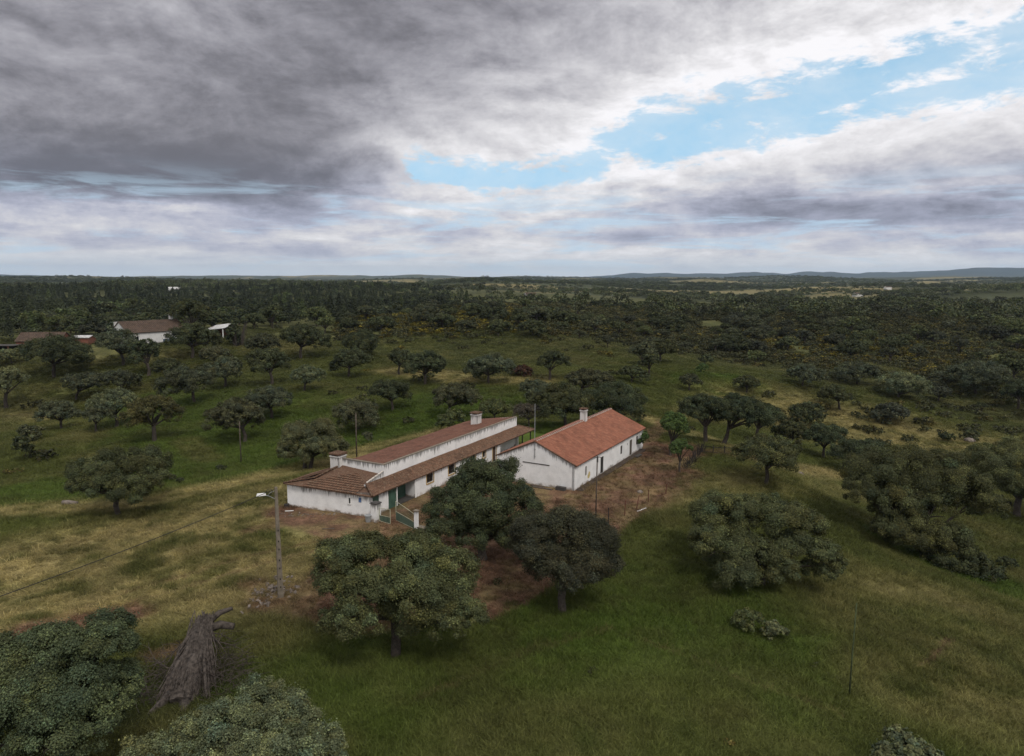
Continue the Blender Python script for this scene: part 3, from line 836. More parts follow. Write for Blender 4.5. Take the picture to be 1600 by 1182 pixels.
def low_pine(seed, Ht=11.0):
    rng = np.random.default_rng(seed)
    n = 420
    h = rng.uniform(.12, 1, n) ** .8
    r = (1 - h) ** .8 * Ht * .2 * rng.uniform(.4, 1.05, n) + .1
    a = rng.uniform(0, 6.28, n)
    P = np.stack([np.cos(a) * r, np.sin(a) * r, h * Ht], 1)
    Nn = unit(np.stack([np.cos(a), np.sin(a), rng.uniform(.2, 1.2, n)], 1) + rng.normal(size=(n, 3)) * .4)
    T = unit(np.cross(Nn, rng.normal(size=(n, 3)))); B = np.cross(Nn, T)
    s = (.75 * rng.uniform(.6, 1.2, n))[:, None]
    V = np.stack([P - T * s * .5, P + B * s * .34, P + T * s * .5, P - B * s * .34], 1).reshape(-1, 3)
    t = rng.uniform(.6, 1.4, n)
    return np_mesh('low_pine', V, np.arange(4 * n).reshape(-1, 4), MAT['leaf_inst'], {'tint': ('POINT', 'FLOAT_COLOR', np.repeat(np.stack([t, t, t * .95], 1), 4, 0))})

# far oak woodland
x, y, g = wedge(65000, 430, 4200, 301, 50)
# denser towards the near side
x2, y2, g2 = wedge(21000, 425, 1500, 303, 50)
x, y = np.concatenate([x, x2, rest_x]), np.concatenate([y, y2, rest_y])
den = fbm(x / 120, y / 120, 121, 4)
rr = np.hypot(x, y); az = np.degrees(np.arctan2(x, y))
sun_fld = fbm(x / 420, y / 300, 95, 4)
thr = .63 - .07 * sm(-4, 14, az) - .05 * sm(1300, 3000, rr)
ok = (den > .455 - .07 * sm(900, 2500, rr) + .05 * sm(-3, 5, az) * sm(1100, 600, rr)) & ((sun_fld < thr + .01) | (RNG.random(len(x)) < .12)) & ~((az < -8.5) & (rr < 720))
x, y = x[ok], y[ok]
kp = thin(x, y, 5.0); x, y = x[kp], y[kp]
n = len(x)
kinds = np.array([TINTS[k] for k in ('dark', 'grey', 'dark', 'wispy', 'holm')])
tt = kinds[g.integers(0, 5, n)] * g.uniform(.65, 1.25, (n, 1)) * (.75 + 1.1 * fbm(x / 200, y / 200, 131, 3))[:, None]
s = g.uniform(.7, 1.25, n)
scatter('oak_woodland', np.stack([x, y, hz(x, y) - .4], 1), np.stack([s, s, s * g.uniform(.8, 1.2, n)], 1), rotz(n, g), tt, g.integers(0, 6, n),
        [low_tree(4.2 + .25 * k, 5.6 + .35 * k, 700 + k, .95, 7, 1.3) for k in range(6)], 'dark evergreen woodland covering the rolling plain out to the horizon', 'woodland')

# pine wood behind the far white house
x, y, g = wedge(11300, 205, 760, 311, 50)
az = np.degrees(np.arctan2(x, y)); rr = np.hypot(x, y)
edge = 222 + 45 * (fbm(x / 50, y / 50, 141, 2) - .5) + np.clip(az + 30, 0, 40) * 3.4
ok = (az < -5 + (fbm(x / 90, y / 90, 151, 2) - .5) * 14) & (rr > edge) & clear_of(x, y, 4)
x, y = x[ok], y[ok]
kp = thin(x, y, 4.0); x, y = x[kp], y[kp]
n = len(x)
tt = np.array((.042, .050, .028)) * g.uniform(.6, 1.4, (n, 1)) * (.6 + .8 * fbm(x / 60, y / 60, 157, 3))[:, None] * np.where(g.random((n, 1)) < .12, (1.5, 1.6, 1.2), (1, 1, 1))
s = g.uniform(.42, .92, n)
scatter('pine_wood', np.stack([x, y, hz(x, y) - .3], 1), np.stack([s * 1.55, s * 1.55, s * g.uniform(.8, 1.1, n)], 1), rotz(n, g, .05), tt, np.where(fbm(x / 30, y / 30, 155, 3) + g.uniform(-.1, .1, n) > .52, g.integers(5, 8, n), g.integers(0, 5, n)), [low_pine(720 + k, 9 + k * .7) for k in range(5)] + [low_tree(3.2 + .4 * k, 7 + .8 * k, 790 + k, .8, 8, 1.4, .15) for k in range(3)],
        'dark dense pine plantation behind the white roofed house', 'pine wood')

# gorse and rockrose scrub over the hills
def low_bush(seed, ls=.32, cover=1.3):
    rng = np.random.default_rng(seed)
    L = [(rng.normal(0, .35), rng.normal(0, .35), .35 + rng.uniform(0, .25), rng.uniform(.4, .62)) for _ in range(4)]
    V, Q, t, _ = crown_arrays(L, ls, rng, cover, .35)
    return np_mesh('low_bush', V, Q, MAT['leaf_inst'], {'tint': ('POINT', 'FLOAT_COLOR', t)})
x, y, g = wedge(77000, 34, 520, 321, 50)
rr = np.hypot(x, y); az = np.degrees(np.arctan2(x, y))
n1, n2 = fbm(x / 30, y / 30, 161, 4), fbm(x / 9, y / 9, 171, 3)
hill = sm(205, 235, rr) * ((az > -14)) * .95 + sm(120, 150, rr) * sm(12, 20, az) * .10 * sm(.42, .6, n1) + .03 * (rr > 110) + .16 * (rr <= 110)
hill = np.where((az < -14) & (rr < 240), .006, hill)
hill = np.where((az > 12) & (rr > 210), np.maximum(hill, .55), hill)
ok = (RNG.random(len(x)) < hill * sm(.3, .5, n2 * .5 + n1 * .5)) & clear_of(x, y, 3)
x, y, n1, n2, az, rr = x[ok], y[ok], n1[ok], n2[ok], az[ok], rr[ok]
n = len(x)
gor = np.exp(-((az + 6) / 8) ** 2) * np.exp(-((rr - 280) / 70) ** 2) * .85 + np.exp(-((az - 24) / 7) ** 2) * np.exp(-((rr - 270) / 30) ** 2) * .7
yel = g.random(n) < np.clip(gor * sm(.25, .65, n2 * .6 + n1 * .4), 0, .6)
tt = np.where(yel[:, None], np.array((.135, .112, .020)) * g.uniform(.4, 1.3, (n, 1)), np.array((.052, .053, .024)) * g.uniform(.6, 1.5, (n, 1)) * np.where(g.random((n, 1)) < .2, (1.5, 1.25, .9), (1, 1, 1)))
s = g.uniform(.7, 1.9, n) * np.where(rr < 112, .16 + .1 * g.random(n), 1.0)
scatter('hill_scrub', np.stack([x, y, hz(x, y) - .1], 1), np.stack([s, s, s * .85], 1), rotz(n, g), tt, g.integers(0, 4, n), [low_bush(740 + k) for k in range(4)],
        'low dark scrub with yellow flowering gorse over the hillsides', 'scrub')

# grass
def tuft(seed, nb=30, hgt=.25, spread=.30):
    rng = np.random.default_rng(seed)
    V, Q, T = [], [], []
    for k in range(nb):
        a, q = rng.uniform(0, 6.28), rng.uniform(0, spread)
        p = np.array([math.cos(a) * q, math.sin(a) * q, -.03])
        d = np.array([rng.normal(0, .35), rng.normal(0, .35), 1.0]) * hgt * rng.uniform(.5, 1.2)
        w = np.array([math.cos(a + 1.3), math.sin(a + 1.3), 0]) * .011
        b_ = len(V)
        mid = p + d * .6 + np.array([d[0], d[1], 0]) * .1; tip = p + d + np.array([d[0], d[1], -.1 * hgt]) * .7
        V += [p - w, p + w, mid + w * .7, mid - w * .7, tip, tip]
        Q += [(b_, b_ + 1, b_ + 2, b_ + 3), (b_ + 3, b_ + 2, b_ + 4, b_ + 5)]
        T += [[rng.uniform(.7, 1.4)] * 3] * 6
    V = np.array(V); V[5::6] += (.004, 0, 0)
    return np_mesh('tuft', V, np.array(Q), MAT['leaf_inst'], {'tint': ('POINT', 'FLOAT_COLOR', np.array(T))})
g = np.random.default_rng(331)
n = 360000
a = np.radians(g.uniform(-56, 56, n)); r = 24 + 226 * g.random(n) ** 1.35
x, y = np.sin(a) * r, np.cos(a) * r
cg, so = gcol(x, y)
axd = np.minimum.reduce([seg_d(x, y, p_, q_) for p_, q_ in HOUSE_AXES[:2]])
ok = (g.random(n) > so * .72) & (axd > 5.2) & (fbm(x / 40, y / 40, 191, 2) > .25 + .0 * x)
x, y, cg = x[ok], y[ok], cg[ok]
n = len(x)
hs = (.5 + .9 * fbm(x / 2.2, y / 2.2, 181, 3)) * np.where(cg[:, 0] > cg[:, 1] * 1.1, .6, 1.0)
s = g.uniform(.7, 1.5, n) * (.7 + .009 * np.hypot(x, y))
tt = cg * g.uniform(.75, 1.5, (n, 1))
scatter('grass', np.stack([x, y, hz(x, y)], 1), np.stack([s, s, np.minimum(s, 1.5) * hs], 1), rotz(n, g, .12), tt, g.integers(0, 4, n), [tuft(760 + k) for k in range(4)], 'rough meadow grass, part green and part dry straw', 'grass')
# ------------------------------------------------------------------ building helpers
def V3(*a): return np.array(a, float)
def wall(mb, p0, p1, zb, zt0, zt1, th, holes=(), gz=0.0, topref=None):
    """a wall of thickness th from p0 to p1 (seen from outside, inside on the left of p0->p1 when th > 0), with real openings (u0, u1, z0, z1)"""
    p0, p1 = np.array(p0[:2], float), np.array(p1[:2], float)
    L = np.linalg.norm(p1 - p0); d = (p1 - p0) / L; inn = np.array([-d[1], d[0]]) * th
    zt = lambda u: zt0 + (zt1 - zt0) * u / L
    us = sorted({0.0, L, *[h[0] for h in holes], *[h[1] for h in holes]})
    zl = sorted({zb, *[h[2] for h in holes], *[h[3] for h in holes]})
    def pt(u, z, k):
        q = p0 + d * u + inn * k
        return (q[0], q[1], z), (zt(u) - z, z - gz)
    def quad(c, k):
        pts = [pt(u, z, k) for u, z in c]
        mb.poly([p for p, _ in pts], [a for _, a in pts])
    for ua, ub in zip(us, us[1:]):
        for i, za in enumerate(zl):
            last = i == len(zl) - 1
            zc, zd = (zt(ua), zt(ub)) if last else (zl[i + 1], zl[i + 1])
            um, zm = (ua + ub) / 2, (za + min(zc, zd)) / 2
            if any(h[0] < um < h[1] and h[2] < zm < h[3] for h in holes): continue
            for k in (0, 1): quad([(ua, za), (ub, za), (ub, zd), (ua, zc)], k)
    def strip(u0, z0, u1, z1):
        P = [pt(u0, z0, 0), pt(u1, z1, 0), pt(u1, z1, 1), pt(u0, z0, 1)]
        mb.poly([p for p, _ in P], [(9., 9.)] * 4)
    for h in holes:
        strip(h[0], h[2], h[0], h[3]); strip(h[1], h[2], h[1], h[3]); strip(h[0], h[2], h[1], h[2]); strip(h[0], h[3], h[1], h[3])
    strip(0, zb, 0, zt0); strip(L, zb, L, zt1)
    P = [pt(0, zt0, 0), pt(L, zt1, 0), pt(L, zt1, 1), pt(0, zt0, 1)]
    mb.poly([p for p, _ in P], [(0., 9.)] * 4)
    return mb

def tile_roof(name, pts, mat, parent, period=.24, row=.40, amp=.042, seed=0, under=True, lift=.034):
    """rows of curved clay tiles over a plane polygon; pts[0] -> pts[1] is the eave"""
    pts = [np.array(p, float) for p in pts]
    u = pts[1] - pts[0]; u /= np.linalg.norm(u)
    far_ = max(pts[2:], key=lambda p: np.linalg.norm(np.cross(p - pts[0], u)))
    nrm = np.cross(u, far_ - pts[0]); nrm /= np.linalg.norm(nrm)
    if nrm[2] < 0: nrm = -nrm
    v = np.cross(nrm, u)
    if v @ (far_ - pts[0]) < 0: v = -v
    uv = [((p - pts[0]) @ u, (p - pts[0]) @ v) for p in pts]
    u0, u1 = min(q[0] for q in uv), max(q[0] for q in uv)
    v1 = max(q[1] for q in uv)
    ncol = int((u1 - u0) / period) + 2; nrow = int(v1 / row) + 2
    us = u0 + np.arange(ncol * 6 + 1) * period / 6
    prof = amp * (np.abs(np.cos((us - u0) / period * math.pi)) - .3)
    rng = np.random.default_rng(seed + 5)
    VV, QQ, TT = [], [], []
    nu = len(us)
    sag = lambda uu, vv: .035 * (vnoise(uu / 2.3, vv / 2.0, seed) - .5) * 2
    for r in range(nrow):
        base = len(VV) * nu
        for va, lf in ((r * row - .03, lift), ((r + 1) * row, .0)):
            w = prof + lf + sag(us, np.full(nu, va))
            VV.append(pts[0] + us[:, None] * u + va * v + w[:, None] * nrm)
        i = np.arange(nu - 1)
        QQ.append(np.stack([base + i, base + i + 1, base + nu + i + 1, base + nu + i], 1))
        t = np.clip(rng.normal(.5, .24, ncol + 1), 0, 1)
        TT.append(t[np.minimum(((i + 3) // 6), ncol)])
    me = np_mesh(name, np.concatenate(VV), np.concatenate(QQ), mat, {'tint': ('FACE', 'FLOAT', np.concatenate(TT))}, False)
    bm = bmesh.new(); bm.from_mesh(me)
    cen = sum(pts) / len(pts)
    for a, b in zip(pts, pts[1:] + pts[:1]):
        e = b - a; e = e - nrm * (e @ nrm); e /= np.linalg.norm(e)
        pn = np.cross(e, nrm)
        if pn @ (cen - a) > 0: pn = -pn
        bmesh.ops.bisect_plane(bm, geom=bm.verts[:] + bm.edges[:] + bm.faces[:], plane_co=Vector(a), plane_no=Vector(pn), clear_outer=True)
    if under:
        lay = bm.faces.layers.float.get('tint')
        lo = [bm.verts.new(Vector(p - nrm * ((p - pts[0]) @ nrm) - nrm * .02)) for p in pts]
        lo2 = [bm.verts.new(Vector(p - nrm * ((p - pts[0]) @ nrm) - nrm * .10)) for p in pts]
        fs = [bm.faces.new(lo2)] + [bm.faces.new((lo[i], lo[(i + 1) % len(lo)], lo2[(i + 1) % len(lo)], lo2[i])) for i in range(len(lo))]
        fs.append(bm.faces.new(lo))
        for f in fs: f[lay] = .2
    bm.to_mesh(me); bm.free()
    if parent is not None: me.transform(Matrix.Translation(-wloc(parent)))
    return link(bpy.data.objects.new(name, me), parent)

def ridge_caps(a, b, mat, parent, r=.10, step=.42, name='ridge_tiles'):
    a, b = np.array(a, float), np.array(b, float)
    L = np.linalg.norm(b - a); n = max(2, int(L / step)); mb = MB()
    for i in range(n):
        p, q = a + (b - a) * i / n, a + (b - a) * (i + 1.08) / n
        mb.tube([p, q], [r * 1.08, r * .9], 8, True)
    return mb.build(name, mat, parent, True)

class Frame:
    """building axes: a along, n out towards the yard"""
    def __init__(s, o, a): s.o = np.array(o, float); s.a = np.array(a, float) / np.linalg.norm(a); s.n = np.array([s.a[1], -s.a[0]])
    def P(s, a, n, z=0.0):
        q = s.o + s.a * a + s.n * n
        return np.array([q[0], q[1], z])
    def ax(s): return ((*s.a, 0), (*s.n, 0), (0, 0, 1))

def opening(fr, a0, a1, z0, z1, n, parent, kind, frame_mat, depth=.14, th=.25, bars=1, door_mat=None):
    """a window or door set back in a hole of a wall whose outside is the plane n of the frame"""
    ac, zc, w, h = (a0 + a1) / 2, (z0 + z1) / 2, a1 - a0, z1 - z0
    ax = fr.ax()
    f = MB(); t = .055
    nn = n - depth
    f.box(fr.P(a0 + t / 2 + .002, nn, zc), t, .07, h - .004, ax); f.box(fr.P(a1 - t / 2 - .002, nn, zc), t, .07, h - .004, ax)
    f.box(fr.P(ac, nn, z1 - t / 2 - .002), w - 2 * t - .006, .07, t, ax)
    if kind == 'window': f.box(fr.P(ac, nn, z0 + t / 2 + .002), w - 2 * t - .006, .07, t, ax)
    par = f.build('window' if kind == 'window' else 'door', door_mat or MAT['brown_wood'], parent)
    if kind == 'window':
        MB().box(fr.P(ac, nn - .02, zc), w - 2 * t - .01, .02, h - 2 * t - .01, ax).build('pane', MAT['glass_dark'], par)
        m = MB()
        for k in range(bars): m.box(fr.P(a0 + w * (k + 1) / (bars + 1), nn + .003, zc), .04, .05, h - 2 * t - .014, ax)
        m.build('mullion', MAT['brown_wood'] if not door_mat else door_mat, par)
    else:
        lf = MB().box(fr.P(ac, nn - .012, zc - .02), w - 2 * t - .012, .04, h - t - .05, ax)
        for k in range(3): lf.box(fr.P(ac, nn + .016, z0 + h * (.2 + .28 * k)), w - 2 * t - .12, .02, h * .2, ax)
        lf.build('door_leaf', door_mat or MAT['brown_wood'], par)
    if frame_mat:
        s = MB(); q = .13
        s.box(fr.P(a0 - q / 2, n + .012, zc), q, .03, h + (2 * q if kind == 'window' else 0) + .0, ax); s.box(fr.P(a1 + q / 2, n + .012, zc), q, .03, h + (2 * q if kind == 'window' else 0), ax)
        s.box(fr.P(ac, n + .012, z1 + q / 2), w, .03, q, ax)
        if kind == 'window': s.box(fr.P(ac, n + .03, z0 - q / 2), w, .08, q, ax)
        s.build('surround', frame_mat, par)
    return par

def chimney(fr, a0, a1, n0, n1, z0, z1, parent, mat, cap_mat, pots=True):
    ax = fr.ax(); ac, nc, w, d = (a0 + a1) / 2, (n0 + n1) / 2, a1 - a0, abs(n1 - n0)
    mb = MB()
    wall(mb, fr.P(a0, n0), fr.P(a1, n0), z0, z1, z1, .12, (), z0); wall(mb, fr.P(a0, n1), fr.P(a0, n0), z0, z1, z1, .12, (), z0)
    mb.box(fr.P(ac, nc, (z0 + z1) / 2), w - .03, d - .03, z1 - z0 - .01, ax)
    ch = mb.build('chimney', mat, parent)
    c = MB()
    c.box(fr.P(ac, nc, z1 + .04), w + .14, d + .14, .08, ax)
    for i in (-1, 0, 1):
        for j in (-1, 1): c.box(fr.P(ac + i * w * .4, nc + j * d * .42, z1 + .17), .13, .13, .18, ax)
    c.build('chimney_collar', MAT['chimney_white'], ch)
    MB().box(fr.P(ac, nc, z1 + .17), w * .7, d * .6, .17, ax).build('flue', MAT['void'], ch)
    t = MB()
    for k in range(6): t.tube([fr.P(a0 - .1 + (w + .2) * (k + .5) / 6, n0 + .1, z1 + .29), fr.P(a0 - .1 + (w + .2) * (k + .5) / 6, n1 - .1, z1 + .29)], (w + .2) / 11, 7)
    t.box(fr.P(ac, nc, z1 + .275), w + .16, d + .16, .03, ax)
    t.build('chimney_cap', cap_mat, ch)
    return ch

# ------------------------------------------------------------------ the long farmhouse
FL = Frame((-12.86, 69.4), (.471, .882))
P = FL.P
h1 = empty('farmhouse', P(12, -3, 0), 'long low white farmhouse with a stained parapet, brown porch roof and hipped brown front roof', 'farmhouse')
LL, RR = V3(-22.4, 68.6, 0), V3(-13.5, 65.3, 0)
w = MB()
wall(w, LL, RR, -.4, 2.42, 2.2, .25, [(.18, 2.1, 2.14, 2.30), (8.0, 9.0, 1.99, 2.13)])
lb = P(4.6, -8.05)
wall(w, lb, LL + (lb - LL) / np.linalg.norm(lb - LL) * .255, -.5, 2.4, 2.42, .25)
fr0 = RR + (P(3.3, 1.45) - RR) * .04
# yard side of the front block: a green door, white wall, green panels under the porch roof
E1 = Frame(RR[:2], (P(0, 1.5) - RR)[:2]); Ldoor = np.linalg.norm((P(0, 1.5) - RR)[:2])
wall(w, E1.P(.26, 0), E1.P(2.72, 0), -.3, 2.1, 2.1, .22, [(.14, 1.05, .02, 1.95)])
wall(w, P(3.32, .25), P(3.32, 1.56), -.3, 2.5, 2.14, -.22)
wall(w, P(-1.1, .25), P(3.3, .25), -.3, 2.6, 2.6, .2)
OPEN = [(5.19, 6.44, .97, 1.97), (9.41, 10.7, .88, 1.97), (14.2, 15.2, .95, 1.97), (16.9, 17.6, 1.15, 1.9), (19.35, 20.2, .03, 1.93)]
wall(w, P(3.33, 1.57), P(21.3, 1.57), -.3, 2.2, 2.2, .25, [(a - 3.33, b - 3.33, c, d) for a, b, c, d in OPEN])
wall(w, P(21.298, 1.32), P(21.298, .02), -.3, 2.28, 2.62, .2)
wall(w, P(0, 0), P(28.7, 0), -.3, 4.03, 4.03, .25, [(16.8, 16.95, 3.35, 3.55)])
wall(w, P(-2.85, 0.0), P(-.003, 0.0), 1.9, 2.70, 3.34, .2)
wall(w, P(0, -7.0), P(0, -.253), -.3, 4.02, 4.02, .25)
wall(w, P(28.697, -.253), P(28.697, -7.0), -.3, 4.0, 2.95, .25)
wall(w, P(28.7, -7.1), P(.0, -7.1), -.4, 2.85, 2.85, .25)
w.box(P(28.55, .16, 1.2), .3, .3, 3.0, FL.ax())
w.build('wall', MAT['whitewash'], h1)
cop = MB(); cop.box(P(14.35, -.125, 4.055), 28.8, .33, .05, FL.ax()); cop.box(P(.125, -3.75, 4.05), .33, 6.9, .05, FL.ax())
cop.build('coping', MAT['concrete'], h1)
for k, (a, b, c, d) in enumerate(OPEN):
    if k == 4: opening(FL, a, b, c, d, 1.57, h1, 'door', MAT['ochre'])
    else: opening(FL, a, b, c, d, 1.57, h1, 'window', MAT['ochre'], bars=1 if k != 3 else 0)
opening(E1, .40, 1.31, .02, 1.95, 0, h1, 'door', None, .06, door_mat=MAT['green_paint'])
gd = MB().box(P(-.55, 1.42, .95), 1.18, .05, 2.1, FL.ax())
for k in range(5): gd.box(P(-1.05 + k * .25, 1.455, .95), .03, .03, 2.08, FL.ax())
gd.build('door', MAT['green_paint'], h1)
gd = MB().box(P(2.25, .30, 1.0), 1.95, .05, 2.3, FL.ax())
for k in range(8): gd.box(P(1.37 + k * .25, .335, 1.0), .03, .03, 2.28, FL.ax())
gd.build('door', MAT['green_paint'], h1)
MB().box(P(.12, 1.45, .98), .14, .14, 2.3, FL.ax()).build('porch_post', MAT['white_paint'], h1)
MB().box(P(29.9, 1.5, 1.0), .12, .12, 2.3, FL.ax()).build('porch_post', MAT['dark_wood'], h1)
MB().box(P(30.2, .1, 1.0), .12, .12, 2.5, FL.ax()).build('porch_post', MAT['dark_wood'], h1)
MB().box(P(1.7, .9, .02), 3.1, 1.2, .1, FL.ax()).build('porch_floor', MAT['concrete_dark'], h1)
# roofs
tile_roof('main_roof', [P(28.95, -7.4, 2.80), P(.26, -7.4, 2.80), P(.26, -.26, 4.0), P(28.95, -.26, 4.0)], MAT['tile_red'], h1, seed=1)
tile_roof('porch_roof', [P(-4.15, 1.86, 2.14), P(30.7, 1.86, 2.14), P(29.0, .015, 2.80), P(-2.8, .015, 2.80)], MAT['tile_brown'], h1, seed=2)
EL, ER, M_, T1 = np.append((LL + (LL - RR) * .02)[:2] + (-.1, -.35), 2.42), P(-4.15, 1.86, 2.14), P(-2.8, .0, 2.80), P(-.01, -.1, 3.36)
T2 = P(-.01, -5.5, 3.34)
_d = ray(440 + 345 / 6.667, 690 + 380 / 6.667)
_n = np.cross(ER - EL, T1 - EL); _t = ((EL - CAM) @ _n) / (_d @ _n); K_ = CAM + _d * _t
tile_roof('front_roof', [EL, ER, M_, T1, T2, K_], MAT['tile_brown'], h1, seed=3, period=.27, row=.42, amp=.055, lift=.075)
LB = P(4.6, -8.35, 2.40)
tile_roof('side_roof', [LB, EL, K_, T2, P(.0, -7.05, 3.22), P(4.6, -7.05, 3.05)], MAT['tile_brown'], h1, seed=4)
ridge_caps(EL + (0, 0, .06), K_ + (0, 0, .06), MAT['tile_brown'], h1, .08); ridge_caps(K_ + (0, 0, .06), T2 + (0, 0, .05), MAT['tile_brown'], h1, .10)
ridge_caps(ER + (0, 0, .07), M_ + (0, 0, .07), MAT['tile_brown'], h1, .10); ridge_caps(M_ + (0, 0, .06), T1 + (0, 0, .03), MAT['mortar'], h1, .075)
ridge_caps(P(28.95, .0, 2.86), P(30.6, 1.8, 2.2), MAT['tile_brown'], h1, .09)
chimney(FL, -.62, .56, -5.35, -6.5, 2.7, 4.25, h1, MAT['chimney_white'], MAT['tile_brown'])
chimney(FL, 24.2, 25.3, -3.55, -4.55, 3.0, 4.62, h1, MAT['chimney_white'], MAT['tile_brown'])
# niche and tile panel on the front wall
FF = Frame(LL[:2], (RR - LL)[:2])
nt = MB(); nt.box(FF.P(7.13, .02, 1.42), .10, .05, .62, FF.ax()); nt.box(FF.P(7.41, .02, 1.42), .10, .05, .62, FF.ax()); nt.box(FF.P(7.27, .02, 1.70), .18, .05, .10, FF.ax()); nt.box(FF.P(7.27, .04, 1.06), .4, .1, .08, FF.ax())
nc = nt.build('niche', MAT['white_paint'], h1)
MB().box(FF.P(7.27, .006, 1.38), .18, .02, .54, FF.ax()).build('niche_recess', MAT['void'], nc)
MB().box(FF.P(8.42, .012, 1.58), .30, .03, .48, FF.ax()).build('tile_panel', MAT['tile_blue'], h1)
mt = MB().box(FF.P(8.42, .006, 1.58), .38, .02, .56, FF.ax()).build('tile_border', MAT['white_paint'], h1)

# ------------------------------------------------------------------ the orange roofed house
FR = Frame((6.75, 74.0), (11.0, 19.8)); P = FR.P
h2 = empty('farmhouse', P(11, -4.7, 0), 'white gabled farmhouse with a bright orange tiled roof and narrow chimney', 'farmhouse')
w = MB()
OP2 = [(2.95, 3.36, .92, 2.0), (7.4, 8.35, .02, 2.05), (13.97, 14.64, .94, 2.04), (16.35, 16.62, 1.6, 1.95), (17.3, 18.25, .02, 2.1), (19.8, 20.5, .97, 2.12)]
wall(w, P(0, 0), P(22.6, 0), -.4, 2.84, 2.84, .3, OP2)
wall(w, P(0, -4.8), P(0, -.003), -.4, 4.82, 2.86, -.0 + .3)
wall(w, P(0, -9.45), P(0, -4.8), -.4, 2.8, 4.82, .3)
wall(w, P(22.6, -9.4), P(.3, -9.4), -.4, 2.76, 2.76, .3)
wall(w, P(22.598, -.303), P(22.598, -4.8), -.4, 2.9, 4.78, .3); wall(w, P(22.598, -4.8), P(22.598, -9.1), -.4, 4.78, 2.9, .3)
w.build('wall', MAT['whitewash_clean'], h2)
for k, (a, b, c, d) in enumerate(OP2):
    if k in (1, 4): opening(FR, a, b, c, d, 0, h2, 'door', None, .1, door_mat=MAT['dark_wood'] if k == 1 else MAT['old_wood'])
    else: opening(FR, a, b, c, d, 0, h2, 'window', None, .1, bars=0 if k in (0, 3) else 1, door_mat=MAT['old_wood'])
tile_roof('roof_slope', [P(-.07, .28, 2.77), P(22.8, .28, 2.77), P(22.8, -4.8, 4.92), P(-.07, -4.8, 4.92)], MAT['tile_orange'], h2, seed=11, period=.23)
tile_roof('roof_slope', [P(22.8, -9.75, 2.74), P(-.07, -9.75, 2.74), P(-.07, -4.8, 4.92), P(22.8, -4.8, 4.92)], MAT['tile_orange'], h2, seed=12, period=.23)
rc = ridge_caps(P(-.1, -4.8, 4.95), P(22.8, -4.8, 4.95), MAT['tile_orange'], h2, .13, .45)
mm = MB()
for k in range(50): mm.box(P(.2 + k * .455, -4.66, 4.98), .11, .17, .10, FR.ax()); mm.box(P(.2 + k * .455, -4.94, 4.98), .11, .17, .10, FR.ax())
mm.build('ridge_mortar', MAT['mortar'], rc)
ed = MB()
for n0, n1, z0, z1 in ((.28, -4.8, 2.74, 4.88), (-9.75, -4.8, 2.71, 4.88)):
    ed.tube([P(-.085, n0, z0 + .02), P(-.085, n1, z1 + .02)], .07, 7)
ed.build('verge_tiles', MAT['tile_brown'], h2)
ch = chimney(FR, 13.05, 13.75, -4.45, -5.15, 4.6, 6.15, h2, MAT['chimney_white'], MAT['tile_brown'])
MB().tube([P(13.4, -4.8, 6.4), P(13.4, -4.8, 6.6)], .13, 8).build('chimney_pot', MAT['tile_brown'], ch)
MB().box(P(-.02, -4.65, 2.42), .05, 3.3, .09, FR.ax()).build('lintel_bar', MAT['concrete_dark'], h2)
st = MB().poly([tuple(P(a, .003, z)) for a, z in ((3.6, .5), (4.0, .42), (4.35, .7), (4.3, 1.05), (4.0, 1.25), (3.75, 1.0), (3.55, .8))])
st.build('plaster_patch', simple('yellow_plaster', (.52, .42, .19), .95, .3, 3), h2)
MB().box(P(11.0, .42, .0), 21.5, .8, .16, FR.ax()).build('footing', MAT['soil_dark'], h2)
MB().box(P(17.8, 1.0, .08), 1.6, .5, .22, FR.ax()).build('door_step', MAT['concrete_dark'], h2)
def thing_mb(mb, name, mat, label, cat, group=None, smooth=False, bevel=0):
    return tag(mb.build(name, mat, None, smooth, bevel), label, cat, group)
am = MB(); am.tube([P(-.06, -4.8, 3.0), P(-.06, -4.8, 9.1)], .035, 7)
for z in (3.2, 4.0): am.box(P(-.04, -4.8, z), .09, .16, .05, FR.ax())
thing_mb(am, 'antenna_mast', MAT['metal_grey'], 'thin grey mast fixed to the gable of the orange roofed house', 'mast')
tr = MB().box(P(-.45, -1.4, .18), .45, 1.1, .42, FR.ax())
thing_mb(tr, 'stone_trough', MAT['concrete_dark'], 'dark trough against the foot of the white gable wall', 'trough', bevel=.03)
pl = MB().box(P(-.9, -3.4, .05), .25, 2.4, .09, FR.ax()); pl.box(P(-.6, -4.2, .09), .2, 1.6, .09, FR.ax())
thing_mb(pl, 'plank_stack', MAT['old_wood'], 'old planks lying on the soil along the white gable wall', 'planks')

# ------------------------------------------------------------------ the gate
P = FL.P
g1, g2 = V3(-12.72, 64.15, 0), V3(-8.6, 61.75, 0)
GX = Frame(g1[:2], (g2 - g1)[:2])
def pillar(c, s, h, label, mat):
    r = empty('gate_post', c, label, 'gate post')
    mb = MB(); hs = s / 2
    cs = [GX.P(*q) + (c - g1) for q in ((-hs, hs), (hs, hs), (hs, -hs), (-hs, -hs))]
    cs = [np.array(q) for q in cs]
    area = sum(a[0] * b[1] - b[0] * a[1] for a, b in zip(cs, cs[1:] + cs[:1]))
    if area < 0: cs = cs[::-1]
    for a, b in zip(cs, cs[1:] + cs[:1]):
        dd = (b - a) / np.linalg.norm(b - a) * .002
        wall(mb, a + dd, b - dd, -.3, h, h, .06)
    mb.build('shaft', mat, r)
    MB().box(c + (0, 0, h + .05), s + .14, s + .14, .10, GX.ax()).build('cap', MAT['concrete_dark'] if s > .5 else MAT['concrete'], r, bevel=.02)
pillar(g1, .68, 1.75, 'thick stained white gate post touching the corner of the long farmhouse', MAT['whitewash'])
